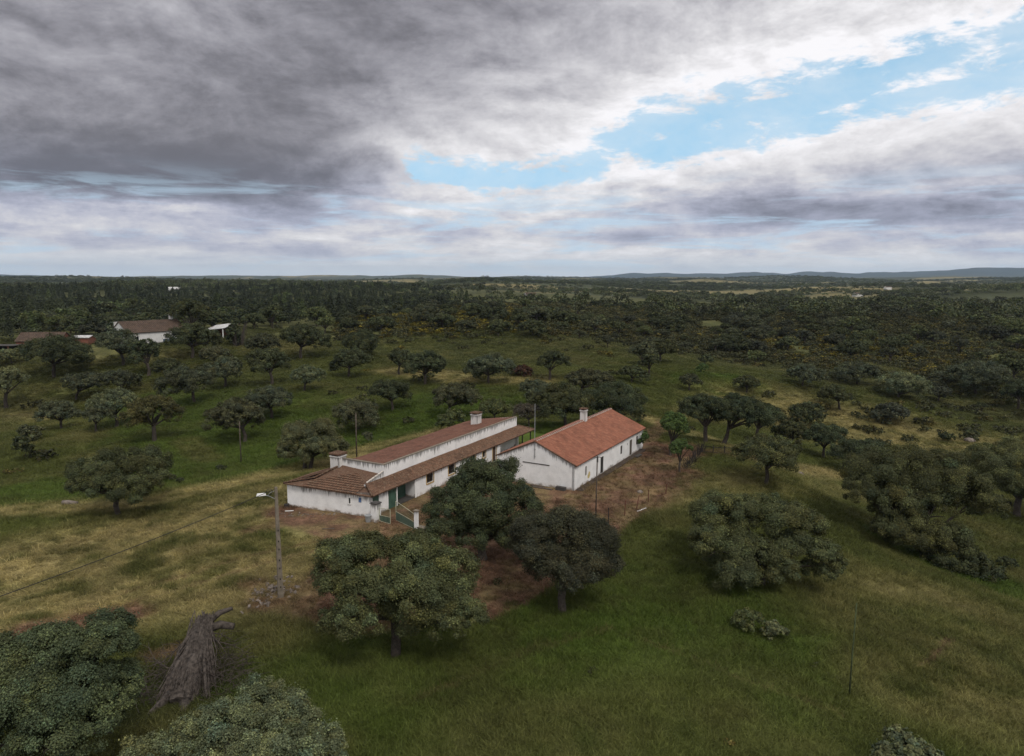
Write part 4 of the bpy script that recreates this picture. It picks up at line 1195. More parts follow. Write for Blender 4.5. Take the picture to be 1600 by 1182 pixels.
pillar(g2, .30, 1.8, 'slim clean white gate post beside the dense dark oak', MAT['whitewash_clean'])
def gate_leaf(a, b, ha, hb, label):
    fr = Frame(a[:2], (b - a)[:2]); L = np.linalg.norm((b - a)[:2])
    r = empty('gate', a, label, 'gate')
    ht = lambda u: ha + (hb - ha) * (u / L) ** .75
    top = [fr.P(L * k / 8, 0, ht(L * k / 8)) for k in range(9)]
    f = MB(); f.tube(top, .022, 6); f.tube([fr.P(0, 0, .12), fr.P(L, 0, .12)], .022, 6); f.tube([fr.P(0, 0, .1), fr.P(0, 0, ha)], .028, 6); f.tube([fr.P(L, 0, .1), fr.P(L, 0, hb)], .028, 6)
    f.tube([fr.P(L * k / 8, 0, ht(L * k / 8) * .5) for k in range(9)], .02, 6)
    f.build('frame', simple('gate_rail', (.42, .42, .30), .6) if 'gate_rail' not in MAT else MAT['gate_rail'], r)
    bars = MB()
    n = int(L / .11)
    for k in range(1, n): bars.tube([fr.P(L * k / n, 0, .12), fr.P(L * k / n, 0, ht(L * k / n))], .007, 4)
    bars.build('bars', MAT['green_mesh'], r)
    s = MB()
    for k in range(8):
        u0, u1 = L * k / 8 + .012, L * (k + 1) / 8 - .012
        s.box(fr.P((u0 + u1) / 2, -.02, (.16 + ht(u0) * .5 - .03) / 2), u1 - u0, .012, ht(u0) * .5 - .2, fr.ax())
    s.build('sheet', MAT['green_mesh'], r)
gate_leaf(g1 + (GX.P(.42, 0) - g1), at(610, 821), 1.35, 1.5, 'green metal gate leaf hung on the thick stained post')
gate_leaf(g2 + (GX.P(-.22, 0) - g1), at(619, 815), 1.45, 1.95, 'green metal gate leaf with a sweeping top rail hung on the slim post')
b = at(575.5, 815.5)
bk = MB(); bk.tube([b + (0, 0, -.05), b + (0, 0, .6)], [.24, .30], 14); bk.tube([b + (0, 0, .56), b + (0, 0, .64)], .33, 14)
thing_mb(bk, 'metal_tub', MAT['metal_grey'], 'grey metal tub standing at the corner of the front wall', 'tub', smooth=False)
b = at(659, 829)
sb = MB().box(b + (0, 0, .30), 1.0, .55, .12, GX.ax()); sb.box(b + (0, 0, .1), .7, .4, .3, GX.ax())
thing_mb(sb, 'stone_bench', MAT['concrete'], 'small pale stone slab bench beside the slim gate post', 'bench', bevel=.02)
def plank(px, L, wd, ang, mat, label, name='plank', hgt=.05):
    b = ground(*px); ax = ((math.cos(ang), math.sin(ang), 0), (-math.sin(ang), math.cos(ang), 0), (0, 0, 1))
    return thing_mb(MB().box(b + (0, 0, hgt * .6), L, wd, hgt, ax), name, mat, label, 'plank' if name == 'plank' else name.replace('_', ' '), bevel=.008)
plank((452, 799), .8, .14, .2, MAT['white_paint'], 'white painted plank lying at the outer end of the front wall')
plank((513, 827), 1.1, .10, .1, MAT['old_wood'], 'bare grey stick of timber on the dry ground before the front wall')
plank((646, 834), .9, .10, .9, MAT['old_wood'], 'short board lying at the foot of the slim gate post')
plank((448, 793), .5, .4, .4, MAT['dark_wood'], 'dark block by the outer corner of the front wall', 'block', .3)
plank((1003, 797), 1.5, .12, .75, MAT['white_paint'], 'pale fallen post lying at the foot of the yard fence posts')
def stones(name, pts, label, size, seed, cat):
    rng = random.Random(seed); mb = MB()
    for x, y in pts:
        s = size * rng.uniform(.4, 1.2); z = hz1(x, y) + s * .15
        ax_ = [np.array([rng.gauss(0, 1) for _ in range(3)]) for _ in range(2)]
        u = ax_[0] / np.linalg.norm(ax_[0]); v = np.cross(u, ax_[1]); v /= np.linalg.norm(v); q = np.cross(u, v)
        mb.box((x, y, z), s * rng.uniform(.7, 1.5), s * rng.uniform(.6, 1.1), s * rng.uniform(.25, .7), (u, v, q))
    return thing_mb(mb, name, MAT['stone'], label, cat)
c = at(424, 922); rg = random.Random(5)
stones('rubble_pile', [(c[0] + rg.gauss(0, .75), c[1] + rg.gauss(0, 1.0)) for _ in range(95)], 'scattered heap of pale rubble at the foot of the street lamp', .26, 4, 'rubble')
c = at(490, 800)
stones('debris_heap', [(c[0] + rg.gauss(0, 2.2), c[1] - rg.uniform(0, 1.2) - .3) for _ in range(60)], 'small bits of debris along the foot of the front wall', .12, 6, 'debris')
for px, s_, lb in (((1515, 690), 1.0, 'pale boulder on the straw slope across the valley'), ((1250, 742), .5, 'reddish stone in the grass past the rounded oak'), ((1000, 770), .35, 'small stone by the edge of the bare yard')):
    b_ = ground(*px); bm = bmesh.new(); bmesh.ops.create_icosphere(bm, subdivisions=2, radius=s_)
    for v_ in bm.verts: v_.co *= 1 + .3 * (vnoise(v_.co.x * 2 / s_ + 9, v_.co.y * 2 / s_ + v_.co.z * 3 / s_, 3) - .5); v_.co.z *= .6
    me = bpy.data.meshes.new('boulder'); bm.to_mesh(me); bm.free(); me.materials.append(MAT['stone'])
    o = link(bpy.data.objects.new('boulder', me)); o.location = b_ + (0, 0, s_ * .2); tag(o, lb, 'boulder')
b = ground(110, 789)
lg = MB(); lg.tube([b + (-.85, .1, .22), b + (-.2, 0, .25), b + (.8, -.1, .2)], [.24, .27, .22], 10, True, .15)
thing_mb(lg, 'fallen_log', MAT['stone'], 'short pale log lying in the green field near the broad oak', 'log', smooth=True)

# ------------------------------------------------------------------ poles, lamp and wire
b = at(438.5, 931); top = 8.05
lp = empty('street_lamp', b, 'concrete street lamp post with rubble at its foot', 'street lamp')
A_ = Frame(b[:2], (.86, .5))
s = MB()
s.prism([A_.P(x, y, -.3) for x, y in ((-.19, -.15), (.19, -.15), (.19, .15), (-.19, .15))], [A_.P(x, y, top) for x, y in ((-.09, -.08), (.09, -.08), (.09, .08), (-.09, .08))])
s.build('shaft', MAT['concrete'], lp, bevel=.01)
hl = MB()
for z in (.7, 1.3, 2.1, 2.7, 3.5, 4.1, 4.9): hl.box(A_.P(.0, .150 - .0085 * z + .004, z), .07, .012, .12, A_.ax()); hl.box(A_.P(.19 - .0122 * z + .004, 0, z), .012, .07, .12, A_.ax())
hl.build('bolt_holes', MAT['void'], lp)
wd = at(0, 910, 7.0) - b; wd[2] = 0; wd = V3(-.93, -.36, 0)
arm = MB(); arm.tube([b + (0, 0, top - .9), b + wd * .5 + (0, 0, top - .6), b + wd * .95 + (0, 0, top - .45)], .022, 7); arm.tube([b + (0, 0, top - .25), b + wd * .4 + (0, 0, top - .36), b + wd * .55 + (0, 0, top - .55)], .015, 6)
arm.build('arm', MAT['metal_grey'], lp)
lmp = MB(); u_ = wd / np.linalg.norm(wd); vv_ = np.cross((0, 0, 1), u_)
lmp.prism([b + wd * 1.0 + u_ * x + vv_ * y + (0, 0, top - .52) for x, y in ((-.32, -.12), (.32, -.16), (.32, .16), (-.32, .12))], [b + wd * 1.0 + u_ * x + vv_ * y + (0, 0, top - .36) for x, y in ((-.3, -.08), (.26, -.1), (.26, .1), (-.3, .08))])
lmp.build('lamp_head', MAT['white_paint'], lp, bevel=.02)
coil = MB()
coil.tube([b + u_ * (.45 + .2 * math.cos(t)) + (0, 0, top - .3 + .2 * math.sin(t)) for t in np.linspace(0, 5.2, 14)], .02, 6)
coil.build('cable_loop', MAT['wire'], lp)
e0 = b + (0, 0, top - .1); e1 = at(-330, 1045, 7.4)
wr = MB(); wr.tube([e0 + (e1 - e0) * t - np.array([0, 0, .35 * 4 * t * (1 - t)]) for t in np.linspace(0, 1, 25)], .02, 6)
thing_mb(wr, 'power_cable', MAT['wire'], 'dark overhead cable running from the street lamp over the golden grass', 'cable')
def wood_pole(px, h, r, label, topbox=False, mat_='old_wood'):
    b = ground(*px); r_ = empty('utility_pole', b, label, 'pole')
    m = MB(); m.tube([b + (0, 0, -.3), b + (0, 0, h * .5), b + (.03, 0, h)], [r * 1.15, r, r * .8], 9); m.build('shaft', MAT[mat_], r_, True)
    if topbox:
        t = MB(); t.box(b + (.03, -.1, h - .3), .14, .12, .55); t.build('junction_box', MAT['concrete_dark'], r_)
        t = MB(); t.tube([b + (-.35, 0, h - .12), b + (.35, 0, h - .12)], .03, 6)
        t.build('cross_arm', MAT['dark_wood'], r_)
        q = MB(); p2 = FR.P(4.0, .05, 2.65); p1 = b + (0, 0, h - .1)
        q.tube([p1 + (p2 - p1) * t - np.array([0, 0, .12 * 4 * t * (1 - t)]) for t in np.linspace(0, 1, 9)], .012, 5)
        q.build('cable', MAT['wire'], r_)
wood_pole((931, 808), 6.0, .062, 'dark wooden pole with a box at its top in front of the orange roofed house', True)
def pole_height(px, ytop):
    b = ground(*px)
    for h in np.arange(2, 9, .05):
        v = b + (0, 0, h) - CAM
        if 591 - F * (v @ UP) / (v @ FW) < ytop: break
    return float(h)
wood_pole((1327, 1087), pole_height((1327, 1087), 942), .045, 'thin mossy green pole standing alone in the grass near the two small bushes', mat_='mossy_wood')
wood_pole((377, 724), 5.6, .075, 'thin bare pole standing in the field by the round grey oak')
wood_pole((557.5, 716), 6.0, .085, 'thin dark pole just behind the long farmhouse roof')
for i, (px, tp, ln, lb) in enumerate([((976, 806), 1.5, (.05, .02), 'straight iron fence post nearest the dark wooden pole'), ((994, 796), 1.4, (.28, .05), 'leaning fence post with a pale fallen post at its foot'),
      ((1013, 785), 1.3, (0, 0), 'thin straight fence post farther along the yard edge'), ((951, 818), 1.5, (-.05, 0), 'fence post wrapped in weeds by the fine leaved tree'), ((1040, 772), 1.1, (.1, 0), 'last low fence post of the yard edge towards the young trees')]):
    b = ground(*px); m = MB(); m.tube([b + (0, 0, -.2), b + (ln[0] * .5, ln[1] * .5, tp * .5), b + (*ln, tp)], [.05, .045, .04], 6, True, .1)
    thing_mb(m, 'fence_post', MAT['rust'] if i != 3 else MAT['dark_wood'], lb, 'fence post', 'fence posts of the bare yard')
a0, a1 = ground(1096, 708), ground(1150, 712)
rf = empty('rail_fence', a0, 'broken dark rail fence under the forking oak', 'fence')
for k in range(4):
    p_ = a0 + (a1 - a0) * k / 3; p_[2] = hz1(p_[0], p_[1])
    m = MB(); m.tube([p_ + (0, 0, -.2), p_ + (.05 * (k % 2), 0, 1.15)], [.08, .06], 6, True, .15); m.build('post', MAT['dark_wood'], rf)
m = MB()
for z in (.25, .95): m.tube([a0 + (0, 0, z), (a0 + a1) / 2 + (0, 0, z - .08), a1 + (0, 0, z + .05)], .045, 6)
m.build('rails', MAT['dark_wood'], rf)
a0, a1 = ground(1070, 734), ground(1098, 704)
rr_ = random.Random(12); m = MB()
for k in range(110):
    t = rr_.random(); p_ = a0 + (a1 - a0) * t; p_[0] += rr_.gauss(0, .2); p_[2] = hz1(p_[0], p_[1]) - .1; h_ = rr_.uniform(.5, 1.3) * (.7 + .8 * t)
    m.tube([p_, p_ + (rr_.gauss(0, .35), rr_.gauss(0, .35), h_)], [.035, .018], 5)
thing_mb(m, 'brushwood_fence', MAT['dark_wood'], 'rough fence of upright grey sticks beside the smaller young tree', 'fence')

# ------------------------------------------------------------------ the dead trunk
def dead_trunk():
    top_c, bot = at(322, 968, 2.2), at(284, 1098, .25)
    b = V3(bot[0], bot[1], hz1(bot[0], bot[1]))
    r = empty('dead_tree', b, 'big broken dead trunk with shredded grey bark and twigs lying between two oaks', 'dead tree')
    rng = random.Random(3); d = top_c - bot
    n, m_ = 30, 34
    V, Q, = [], []
    L = np.linalg.norm(d); u = d / L; e = np.cross(u, (0, 0, 1)); e /= np.linalg.norm(e); q = np.cross(e, u)
    for i in range(n + 1):
        t = i / n; rad = .5 - .12 * t + .2 * max(0, .3 - t)
        c = bot + d * t + e * .18 * math.sin(t * 4) + np.array([0, 0, .25 * math.sin(t * 3.1)])
        for j in range(m_):
            a = 2 * math.pi * j / m_
            rr = rad * (1 + .24 * (fbm(np.array([j * .9 + 50 * (j == 0) * 0]), np.array([t * 2.5]), 5, 3)[0] - .5) * 2 + .10 * math.sin(j * 5.1 + t * 3) + .07 * rng.uniform(-1, 1))
            V.append(c + e * math.cos(a) * rr + q * math.sin(a) * rr * .8)
    for i in range(n):
        for j in range(m_): Q.append((i * m_ + j, i * m_ + (j + 1) % m_, (i + 1) * m_ + (j + 1) % m_, (i + 1) * m_ + j))
    mb = MB(); mb.v = [tuple(v) for v in V]; mb.f = [list(f) for f in Q]; mb.a = [9.] * len(V); mb.b = [9.] * len(V)
    mb.f.append(list(range(n * m_, (n + 1) * m_))); mb.f.append(list(range(m_))[::-1])
    mb.build('trunk', MAT['dead_wood'], r, False)
    bk = MB()
    for k in range(150):
        t0 = rng.uniform(.0, .75); a = rng.uniform(-.3, 3.5); l = rng.uniform(.15, .4)
        rad = (.5 - .12 * t0 + .2 * max(0, .3 - t0)) * 1.03
        p0 = bot + d * min(1, t0 + l) + e * math.cos(a) * rad + q * math.sin(a) * rad * .82 + np.array([0, 0, .25 * math.sin((t0 + l) * 3.1)])
        p1 = bot + d * t0 + e * math.cos(a + rng.gauss(0, .08)) * rad * 1.12 + q * math.sin(a) * rad * .9 + np.array([0, 0, .25 * math.sin(t0 * 3.1)])
        bk.tube([p0, (p0 + p1) / 2 + np.array([rng.gauss(0, .05), rng.gauss(0, .05), .04]), p1], [.02, rng.uniform(.03, .07), .015], 5)
    for px_, t0, r0 in (((256, 1092), .62, .22), ((270, 1080), .7, .16), ((296, 1102), .55, .26), ((318, 1080), .6, .18), ((334, 1066), .72, .13), ((262, 1060), .82, .10), ((305, 1090), .45, .2)):
        q1 = at(*px_, .15); q1[2] = hz1(q1[0], q1[1]) + .05
        q0 = bot + d * t0 + e * rng.uniform(-.35, .35) + np.array([0, 0, .35])
        qm = q0 * .5 + q1 * .5 + np.array([rng.gauss(0, .12), 0, .45])
        bk.tube([q0 + d * .12, q0, q0 * .7 + q1 * .3 + (0, 0, .35), qm, q1 * .8 + qm * .2 + (0, 0, -.02), q1], [r0 * .5, r0, r0 * 1.1, r0 * .95, r0 * .7, r0 * .3], 8, True, .45, rng)
    for k in range(240):
        f_ = rng.uniform(-1, 1); t1 = rng.uniform(-.02, .55) if rng.random() < .7 else rng.uniform(.3, .8)
        q0 = bot + d * rng.uniform(.72, 1.03) + e * rng.gauss(0, .3) + np.array([0, 0, rng.uniform(.0, .5)])
        q1 = bot + d * t1 + e * f_ * (1.75 - 1.2 * t1); q1[2] = hz1(q1[0], q1[1]) + rng.uniform(.0, .35)
        qm = q0 * .5 + q1 * .5 + np.array([rng.gauss(0, .12), rng.gauss(0, .1), rng.uniform(.0, .35)])
        r0 = rng.choice((.02, .028, .035, .05, .07))
        bk.tube([q0, q0 * .6 + qm * .4 + (rng.gauss(0, .04), 0, .05), qm, q1 * .6 + qm * .4 + (rng.gauss(0, .06), 0, 0), q1], [r0 * .6, r0, r0, r0 * .8, r0 * .3], 5, True, .3, rng)
    for k in range(260):
        t0 = rng.uniform(-.02, .9); a = rng.uniform(-.5, 3.6); l = rng.uniform(.1, .35); rad = (.5 - .12 * t0 + .2 * max(0, .3 - t0)) * rng.uniform(1.0, 1.25)
        p0 = bot + d * min(1.02, t0 + l) + (e * math.cos(a) + q * math.sin(a) * .85) * rad * .96 + np.array([0, 0, .25 * math.sin((t0 + l) * 3.1)])
        a2 = a + rng.gauss(0, .16)
        p1 = bot + d * t0 + (e * math.cos(a2) + q * math.sin(a2) * .85) * rad * rng.uniform(1, 1.3) + np.array([0, 0, .25 * math.sin(t0 * 3.1)])
        bk.tube([p0, p1], [rng.uniform(.012, .035), .008], 4)
    bk.build('bark_strips', MAT['dead_wood'], r)
    for pts, rad in (([top_c - u * .5, top_c + e * .8 + (0, 0, .35), top_c + e * 1.5 + (0, .1, .55)], [.2, .17, .12]), ([top_c - u * .9, top_c + e * .9 + (0, -.3, -.25), top_c + e * 1.75 + (0, -.5, -.35)], [.26, .24, .2]),
                     ([bot + d * .1 - e * .7, bot - u * .8 - e * 1.4 + (0, 0, .1), bot - u * 2.0 - e * 1.7 + (0, 0, .0)], [.28, .18, .08]), ([bot + d * .05 + e * .2, bot - u * 1.2 + e * .3 + (0, 0, .1), bot - u * 2.4 + e * .2 + (0, 0, -.1)], [.34, .22, .09])):
        m = MB(); m.tube(pts, rad, 8, True, .25, rng); m.build('branch', MAT['dead_wood'], r, True)
    for k in range(13):
        sg = -1 if k % 13 in (1, 4, 7, 10) else 1
        p = bot + d * rng.uniform(.25, .95) + e * sg * .4
        dr = e * sg * rng.uniform(.5, 1) + np.array([0, 0, rng.uniform(-.25, .35)]) - u * rng.uniform(-.3, .8)
        pts = [p]; l = rng.uniform(.3, .62)
        for q_ in range(5):
            dr = dr / np.linalg.norm(dr) + np.array([rng.gauss(0, .28), rng.gauss(0, .28), rng.gauss(-.08, .22)])
            p = p + dr / np.linalg.norm(dr) * l
            p[2] = max(p[2], hz1(p[0], p[1]) + .05); pts.append(p)
        m = MB(); r0 = rng.uniform(.035, .075); m.tube(pts, [r0 * (1 - .16 * i_) for i_ in range(6)], 5, True, .2, rng)
        for i_ in (2, 3, 4, 5):
            for _ in range(2):
                v_ = np.array([rng.gauss(0, .5), rng.gauss(0, .5), rng.uniform(-.1, .5)]) + e * sg * .3
                m.tube([pts[i_], pts[i_] + v_ * .5 + np.array([rng.gauss(0, .06), rng.gauss(0, .06), .03]), pts[i_] + v_], [r0 * .45, r0 * .3, .008], 4)
        m.build('branch', MAT['dead_twig'], r, False)
    tw = MB()
    for k in range(420):
        sgn = rng.choice((-1, 1)); t = rng.uniform(-.05, .8)
        p = bot + d * t + e * sgn * rng.uniform(.5, 3.0); p[2] = hz1(p[0], p[1]) + rng.uniform(.0, .7)
        dr = np.array([rng.gauss(0, 1), rng.gauss(0, .7), rng.gauss(.25, .5)]); dr /= np.linalg.norm(dr); l = rng.uniform(.5, 1.6)
        mid = p + dr * l * .5 + np.array([rng.gauss(0, .1), rng.gauss(0, .1), rng.uniform(0, .15)])
        tw.tube([p, mid, p + dr * l], [.016, .012, .006], 3)
    tw.build('twigs', MAT['dead_twig'], r)
dead_trunk()

# ------------------------------------------------------------------ far houses
def small_house(name, o, a, L, W, He, Hr, label, wm='far_white', rm='tile_far', holes=(), cat='house', chim=(), plinth=None, gz=None):
    """gabled house, ridge along a; o = near corner of the long front side"""
    fr = Frame(o[:2], a); gz = o[2] if gz is None else gz
    r = empty(name, (o[0], o[1], gz), label, cat)
    P = fr.P; z0 = gz - 3.0; m = MB()
    wall(m, P(0, 0), P(L, 0), z0, gz + He, gz + He, .25, [(q[0], q[1], gz + q[2], gz + q[3]) for q in holes], gz)
    wall(m, P(L, -W), P(.0, -W), z0, gz + He, gz + He, .25, (), gz)
    for aa, s in ((0, 1), (L, -1)):
        e = .003 * s
        pts = [P(aa + e, -.253), P(aa + e, -W / 2), P(aa + e, -W + .253)]
        if s == 1: wall(m, pts[1], pts[0], z0, gz + Hr - .05, gz + He + .05, .25, (), gz); wall(m, pts[2], pts[1], z0, gz + He + .05, gz + Hr - .05, .25, (), gz)
        else: wall(m, pts[0], pts[1], z0, gz + He + .05, gz + Hr - .05, .25, (), gz); wall(m, pts[1], pts[2], z0, gz + Hr - .05, gz + He + .05, .25, (), gz)
    m.build('wall', MAT[wm], r)
    for q in holes:
        MB().box(P((q[0] + q[1]) / 2, -.14, gz + (q[2] + q[3]) / 2), q[1] - q[0] - .01, .05, q[3] - q[2] - .01, fr.ax()).build('door' if q[2] < .1 else 'window', MAT['glass_dark'], r)
    k = (Hr - He) / (W / 2)
    for s in (0, 1):
        n0 = .35 if s == 0 else -W - .35
        e0, e1 = (P(-.2, n0, gz + He - .35 * k), P(L + .2, n0, gz + He - .35 * k))
        tile_roof('roof_slope', ([e0, e1] if s == 0 else [e1, e0]) + ([P(L + .2, -W / 2, gz + Hr), P(-.2, -W / 2, gz + Hr)] if s == 0 else [P(-.2, -W / 2, gz + Hr), P(L + .2, -W / 2, gz + Hr)]), MAT[rm], r, period=.5, row=.8, amp=.06, seed=int(L * 3) + s)
    for ca, cn in chim:
        c = MB(); zc = gz + Hr - abs(cn + W / 2) * k
        c.box(P(ca, cn, zc + .4), .8, .7, 1.8, fr.ax()); c.box(P(ca, cn, zc + 1.35), .95, .85, .12, fr.ax()); c.build('chimney', MAT['chimney_white'], r)
    if plinth: MB().box(P(plinth[0] + plinth[1] / 2, .03, gz + .1), plinth[1], .06, 1.7, fr.ax()).build('plinth', MAT['blue_paint'], r)
    return r
o = ground(201, 545)
_e = o[:2] + np.array((.55, .83)) / .9957 * 16
gz_ = max(hz1(*o[:2]), hz1(*_e), hz1((o[0] + _e[0]) / 2, (o[1] + _e[1]) / 2)) - .2
small_house('farm_cottage', (o[0], o[1], gz_), (.55, .83), 16.0, 8.0, 3.3, 6.0, 'white cottage with a brown tiled roof and blue base by the pine wood', chim=((14.6, -4.2), (.5, -6.4)), plinth=(9.5, 6.4), holes=((2.0, 2.9, 1.0, 2.1),))
o = ground(113, 541); small_house('brick_shed', (o[0], o[1], o[2]), (.99, .1), 4.3, 4.0, 2.3, 2.7, 'small red brick shed beside the red roofed barn', 'brick', 'tin', cat='shed')
o = ground(26, 548); small_house('barn', (o[0], o[1], o[2]), (.99, .12), 11.0, 6.5, 2.6, 4.6, 'low barn with a reddish tiled roof mostly hidden by a very broad oak', 'brick', 'tile_far', holes=((3.5, 4.5, 1.0, 1.9), (8, 9, 1.0, 1.9)), cat='barn')
o = ground(322, 528)
fr_ = Frame(o[:2], (.96, -.28)); gz_ = o[2]; r_ = empty('open_barn', o, 'open sided barn with a pale sheet roof beyond the white cottage', 'barn')
m = MB(); m.box(fr_.P(3, -2.5, gz_ + 3.1), 7, 5.4, .12, ((*fr_.a, .12), (*fr_.n, -.22), (0, 0, 1))); m.build('roof', MAT['tin'], r_)
for a_, n_ in ((0, 0), (3, 0), (5.8, 0)): MB().box(fr_.P(a_, n_, gz_ + 1.0), .2, .2, 3.2, fr_.ax()).build('post', MAT['white_paint'], r_)
m = MB(); wall(m, fr_.P(6.2, -4.8), fr_.P(-.2, -4.8), gz_ - .6, gz_ + 3.6, gz_ + 3.2, .2, (), gz_); wall(m, fr_.P(.1, -4.5), fr_.P(.1, -2.4), gz_ - .6, gz_ + 3.2, gz_ + 2.9, .2, (), gz_); m.build('wall', MAT['brick'], r_)
o = ground(2, 556); r_ = empty('lean_to', o, 'dark open lean-to with brown posts at the photo edge by the barn', 'shed'); fr_ = Frame(o[:2], (.99, .1))
m = MB(); m.box(fr_.P(0, -2, o[2] + 2.5), 6.5, 4.4, .12, fr_.ax()); m.build('roof', MAT['concrete_dark'], r_)
for a_ in (-1.5, 1.8): MB().box(fr_.P(a_, 0, o[2] + 1), .25, .25, 2.9, fr_.ax()).build('post', MAT['rust'], r_)
m = MB(); wall(m, fr_.P(3.1, -4.1), fr_.P(-3.1, -4.1), o[2] - .6, o[2] + 2.4, o[2] + 2.4, .2); m.build('wall', MAT['dark_wood'], r_)
# leafless thicket by the open barn
b = ground(372, 540)
m = MB(); rr_ = random.Random(9)
for k in range(46):
    a_ = rr_.uniform(0, 6.28); l = rr_.uniform(3.5, 7.0); q_ = np.array([math.cos(a_) * rr_.uniform(.1, .32), math.sin(a_) * .25, 1.0]) * l
    p_ = b + (math.cos(a_) * rr_.uniform(0, 1.2), math.sin(a_) * 1.0, -.2)
    m.tube([p_, p_ + q_ * .5 + (rr_.gauss(0, .2), 0, 0), p_ + q_], [.12, .08, .03], 5)
root = empty('cypress', ground(366, 541), 'dark upright bushy tree in front of the open barn', 'tree')
rng = np.random.default_rng(77)
V, Q, t, _ = crown_arrays([(0, 0, 1.6, 1.7), (.2, 0, 3.0, 1.8), (-.2, 0, 4.4, 1.5), (.1, .2, 5.6, 1.0)], .42, rng, 1.6, .8)
c = link(bpy.data.objects.new('crown', np_mesh('crown', V, Q, MAT['leaf'], {'tint': ('POINT', 'FLOAT_COLOR', t)})), root); c.color = (*TINTS['dark'], 1)
MB().tube([wloc(root) + Vector((0, 0, -.3)), wloc(root) + Vector((0, 0, 2.5))], .2, 7).build('trunk', MAT['bark'], root)
thing_mb(m, 'bare_thicket', MAT['dead_wood'], 'pale bare stems rising beside the dark upright tree by the open barn', 'thicket')
for px, L, wd, lb, rm in [((263, 458), 16, 9, 'long white shed roof far out in the dark woodland beyond the pines', 'tin'), ((822, 468), 14, 8, 'lone white house far off in the middle of the wooded plain', 'tile_far'),
        ((1337, 464), 18, 9, 'white farm on a straw coloured field far out on the plain', 'tile_far'), ((1385, 453), 16, 8, 'tiny white house farthest out near the blue hills', 'tile_far'),
        ((22, 453), 14, 8, 'tiny white house near the horizon at the edge of the woodland', 'tile_far'), ((648, 449), 15, 8, 'small pale house close under the horizon on the plain', 'tile_far'), ((492, 437), 30, 12, 'speck of a white building on the horizon ridge', 'tin')]:
    o = ground(*px) if px[1] > 440 else None
    if o is None:
        d_ = ray(*px); t_ = 3600; o = np.array([d_[0] * t_, d_[1] * t_, 0]); o[2] = hz1(o[0], o[1])
    s_ = max(1.0, np.hypot(o[0], o[1]) / 1300)
    small_house('country_house', o + (0, 0, 1.0), (.96, .28), L * .62 * min(1.5, s_), wd * .7, 3.0 * min(1.5, s_), 4.4 * min(1.5, s_), lb, rm=rm)
# ------------------------------------------------------------------ camera
cam = bpy.data.cameras.new('camera'); co = link(bpy.data.objects.new('camera', cam))
cam.sensor_fit = 'HORIZONTAL'; cam.sensor_width = 36; cam.lens = F / 1600 * 36; cam.clip_end = 60000; cam.clip_start = .5
r_c, u_c = RT * CR + UP * SR, -RT * SR + UP * CR
mw = Matrix([[r_c[i], u_c[i], -FW[i], CAM[i]] for i in range(3)] + [[0, 0, 0, 1]])
co.matrix_world = mw
scene.camera = co

# ------------------------------------------------------------------ haze: far things fade to blue
hb = MB().box((0, 8500, 60), 36000, 30000, 280)
hz_o = hb.build('haze', None, None) if False else None
me = bpy.data.meshes.new('haze'); bm = bmesh.new(); bmesh.ops.create_cube(bm, size=1); bm.to_mesh(me); bm.free()
hz_o = link(bpy.data.objects.new('haze', me)); hz_o.scale = (36000, 36000, 420); hz_o.location = (0, 0, 90); hz_o['kind'] = 'stuff'
hm, b = material('haze')
pv = b.n('ShaderNodeVolumePrincipled'); pv.inputs['Color'].default_value = (.62, .80, 1.0, 1); pv.inputs['Density'].default_value = HAZE = 5.0e-5; pv.inputs['Anisotropy'].default_value = .2
b.out(None, pv.outputs[0]); me.materials.append(hm)

LUM0 = .55
# ------------------------------------------------------------------ sky: daylight with broken cloud
SUN_EL, SUN_AZ = R_(52), R_(150)      # azimuth clockwise from +Y
wd_ = bpy.data.worlds.new('World'); scene.world = wd_; wd_.use_nodes = True
b = NB(wd_.node_tree)
STR = .1
sky = b.n('ShaderNodeTexSky', sky_type='NISHITA'); sky.sun_disc = False; sky.sun_elevation = SUN_EL; sky.sun_rotation = SUN_AZ
gen = b.n('ShaderNodeTexCoord').outputs['Generated']
sep = b.n('ShaderNodeSeparateXYZ'); b.put(sep.inputs[0], gen)
X, Y, Z = sep.outputs
AZ0, EL0 = b.m('ARCTAN2', X, Y), b.m('ARCSINE', Z)
def comb(x, y, z=0.0):
    c = b.n('ShaderNodeCombineXYZ'); b.put(c.inputs[0], x); b.put(c.inputs[1], y); b.put(c.inputs[2], z); return c.outputs[0]
den = b.m('ADD', b.m('MAXIMUM', Z, 0.0), .07)
PL = comb(b.m('DIVIDE', X, den), b.m('DIVIDE', Y, den), 0.0)          # a flat cloud deck seen from below
DV = b.scale(gen, (1, 1, 2.0))                                          # the cloud bellies as seen at a distance
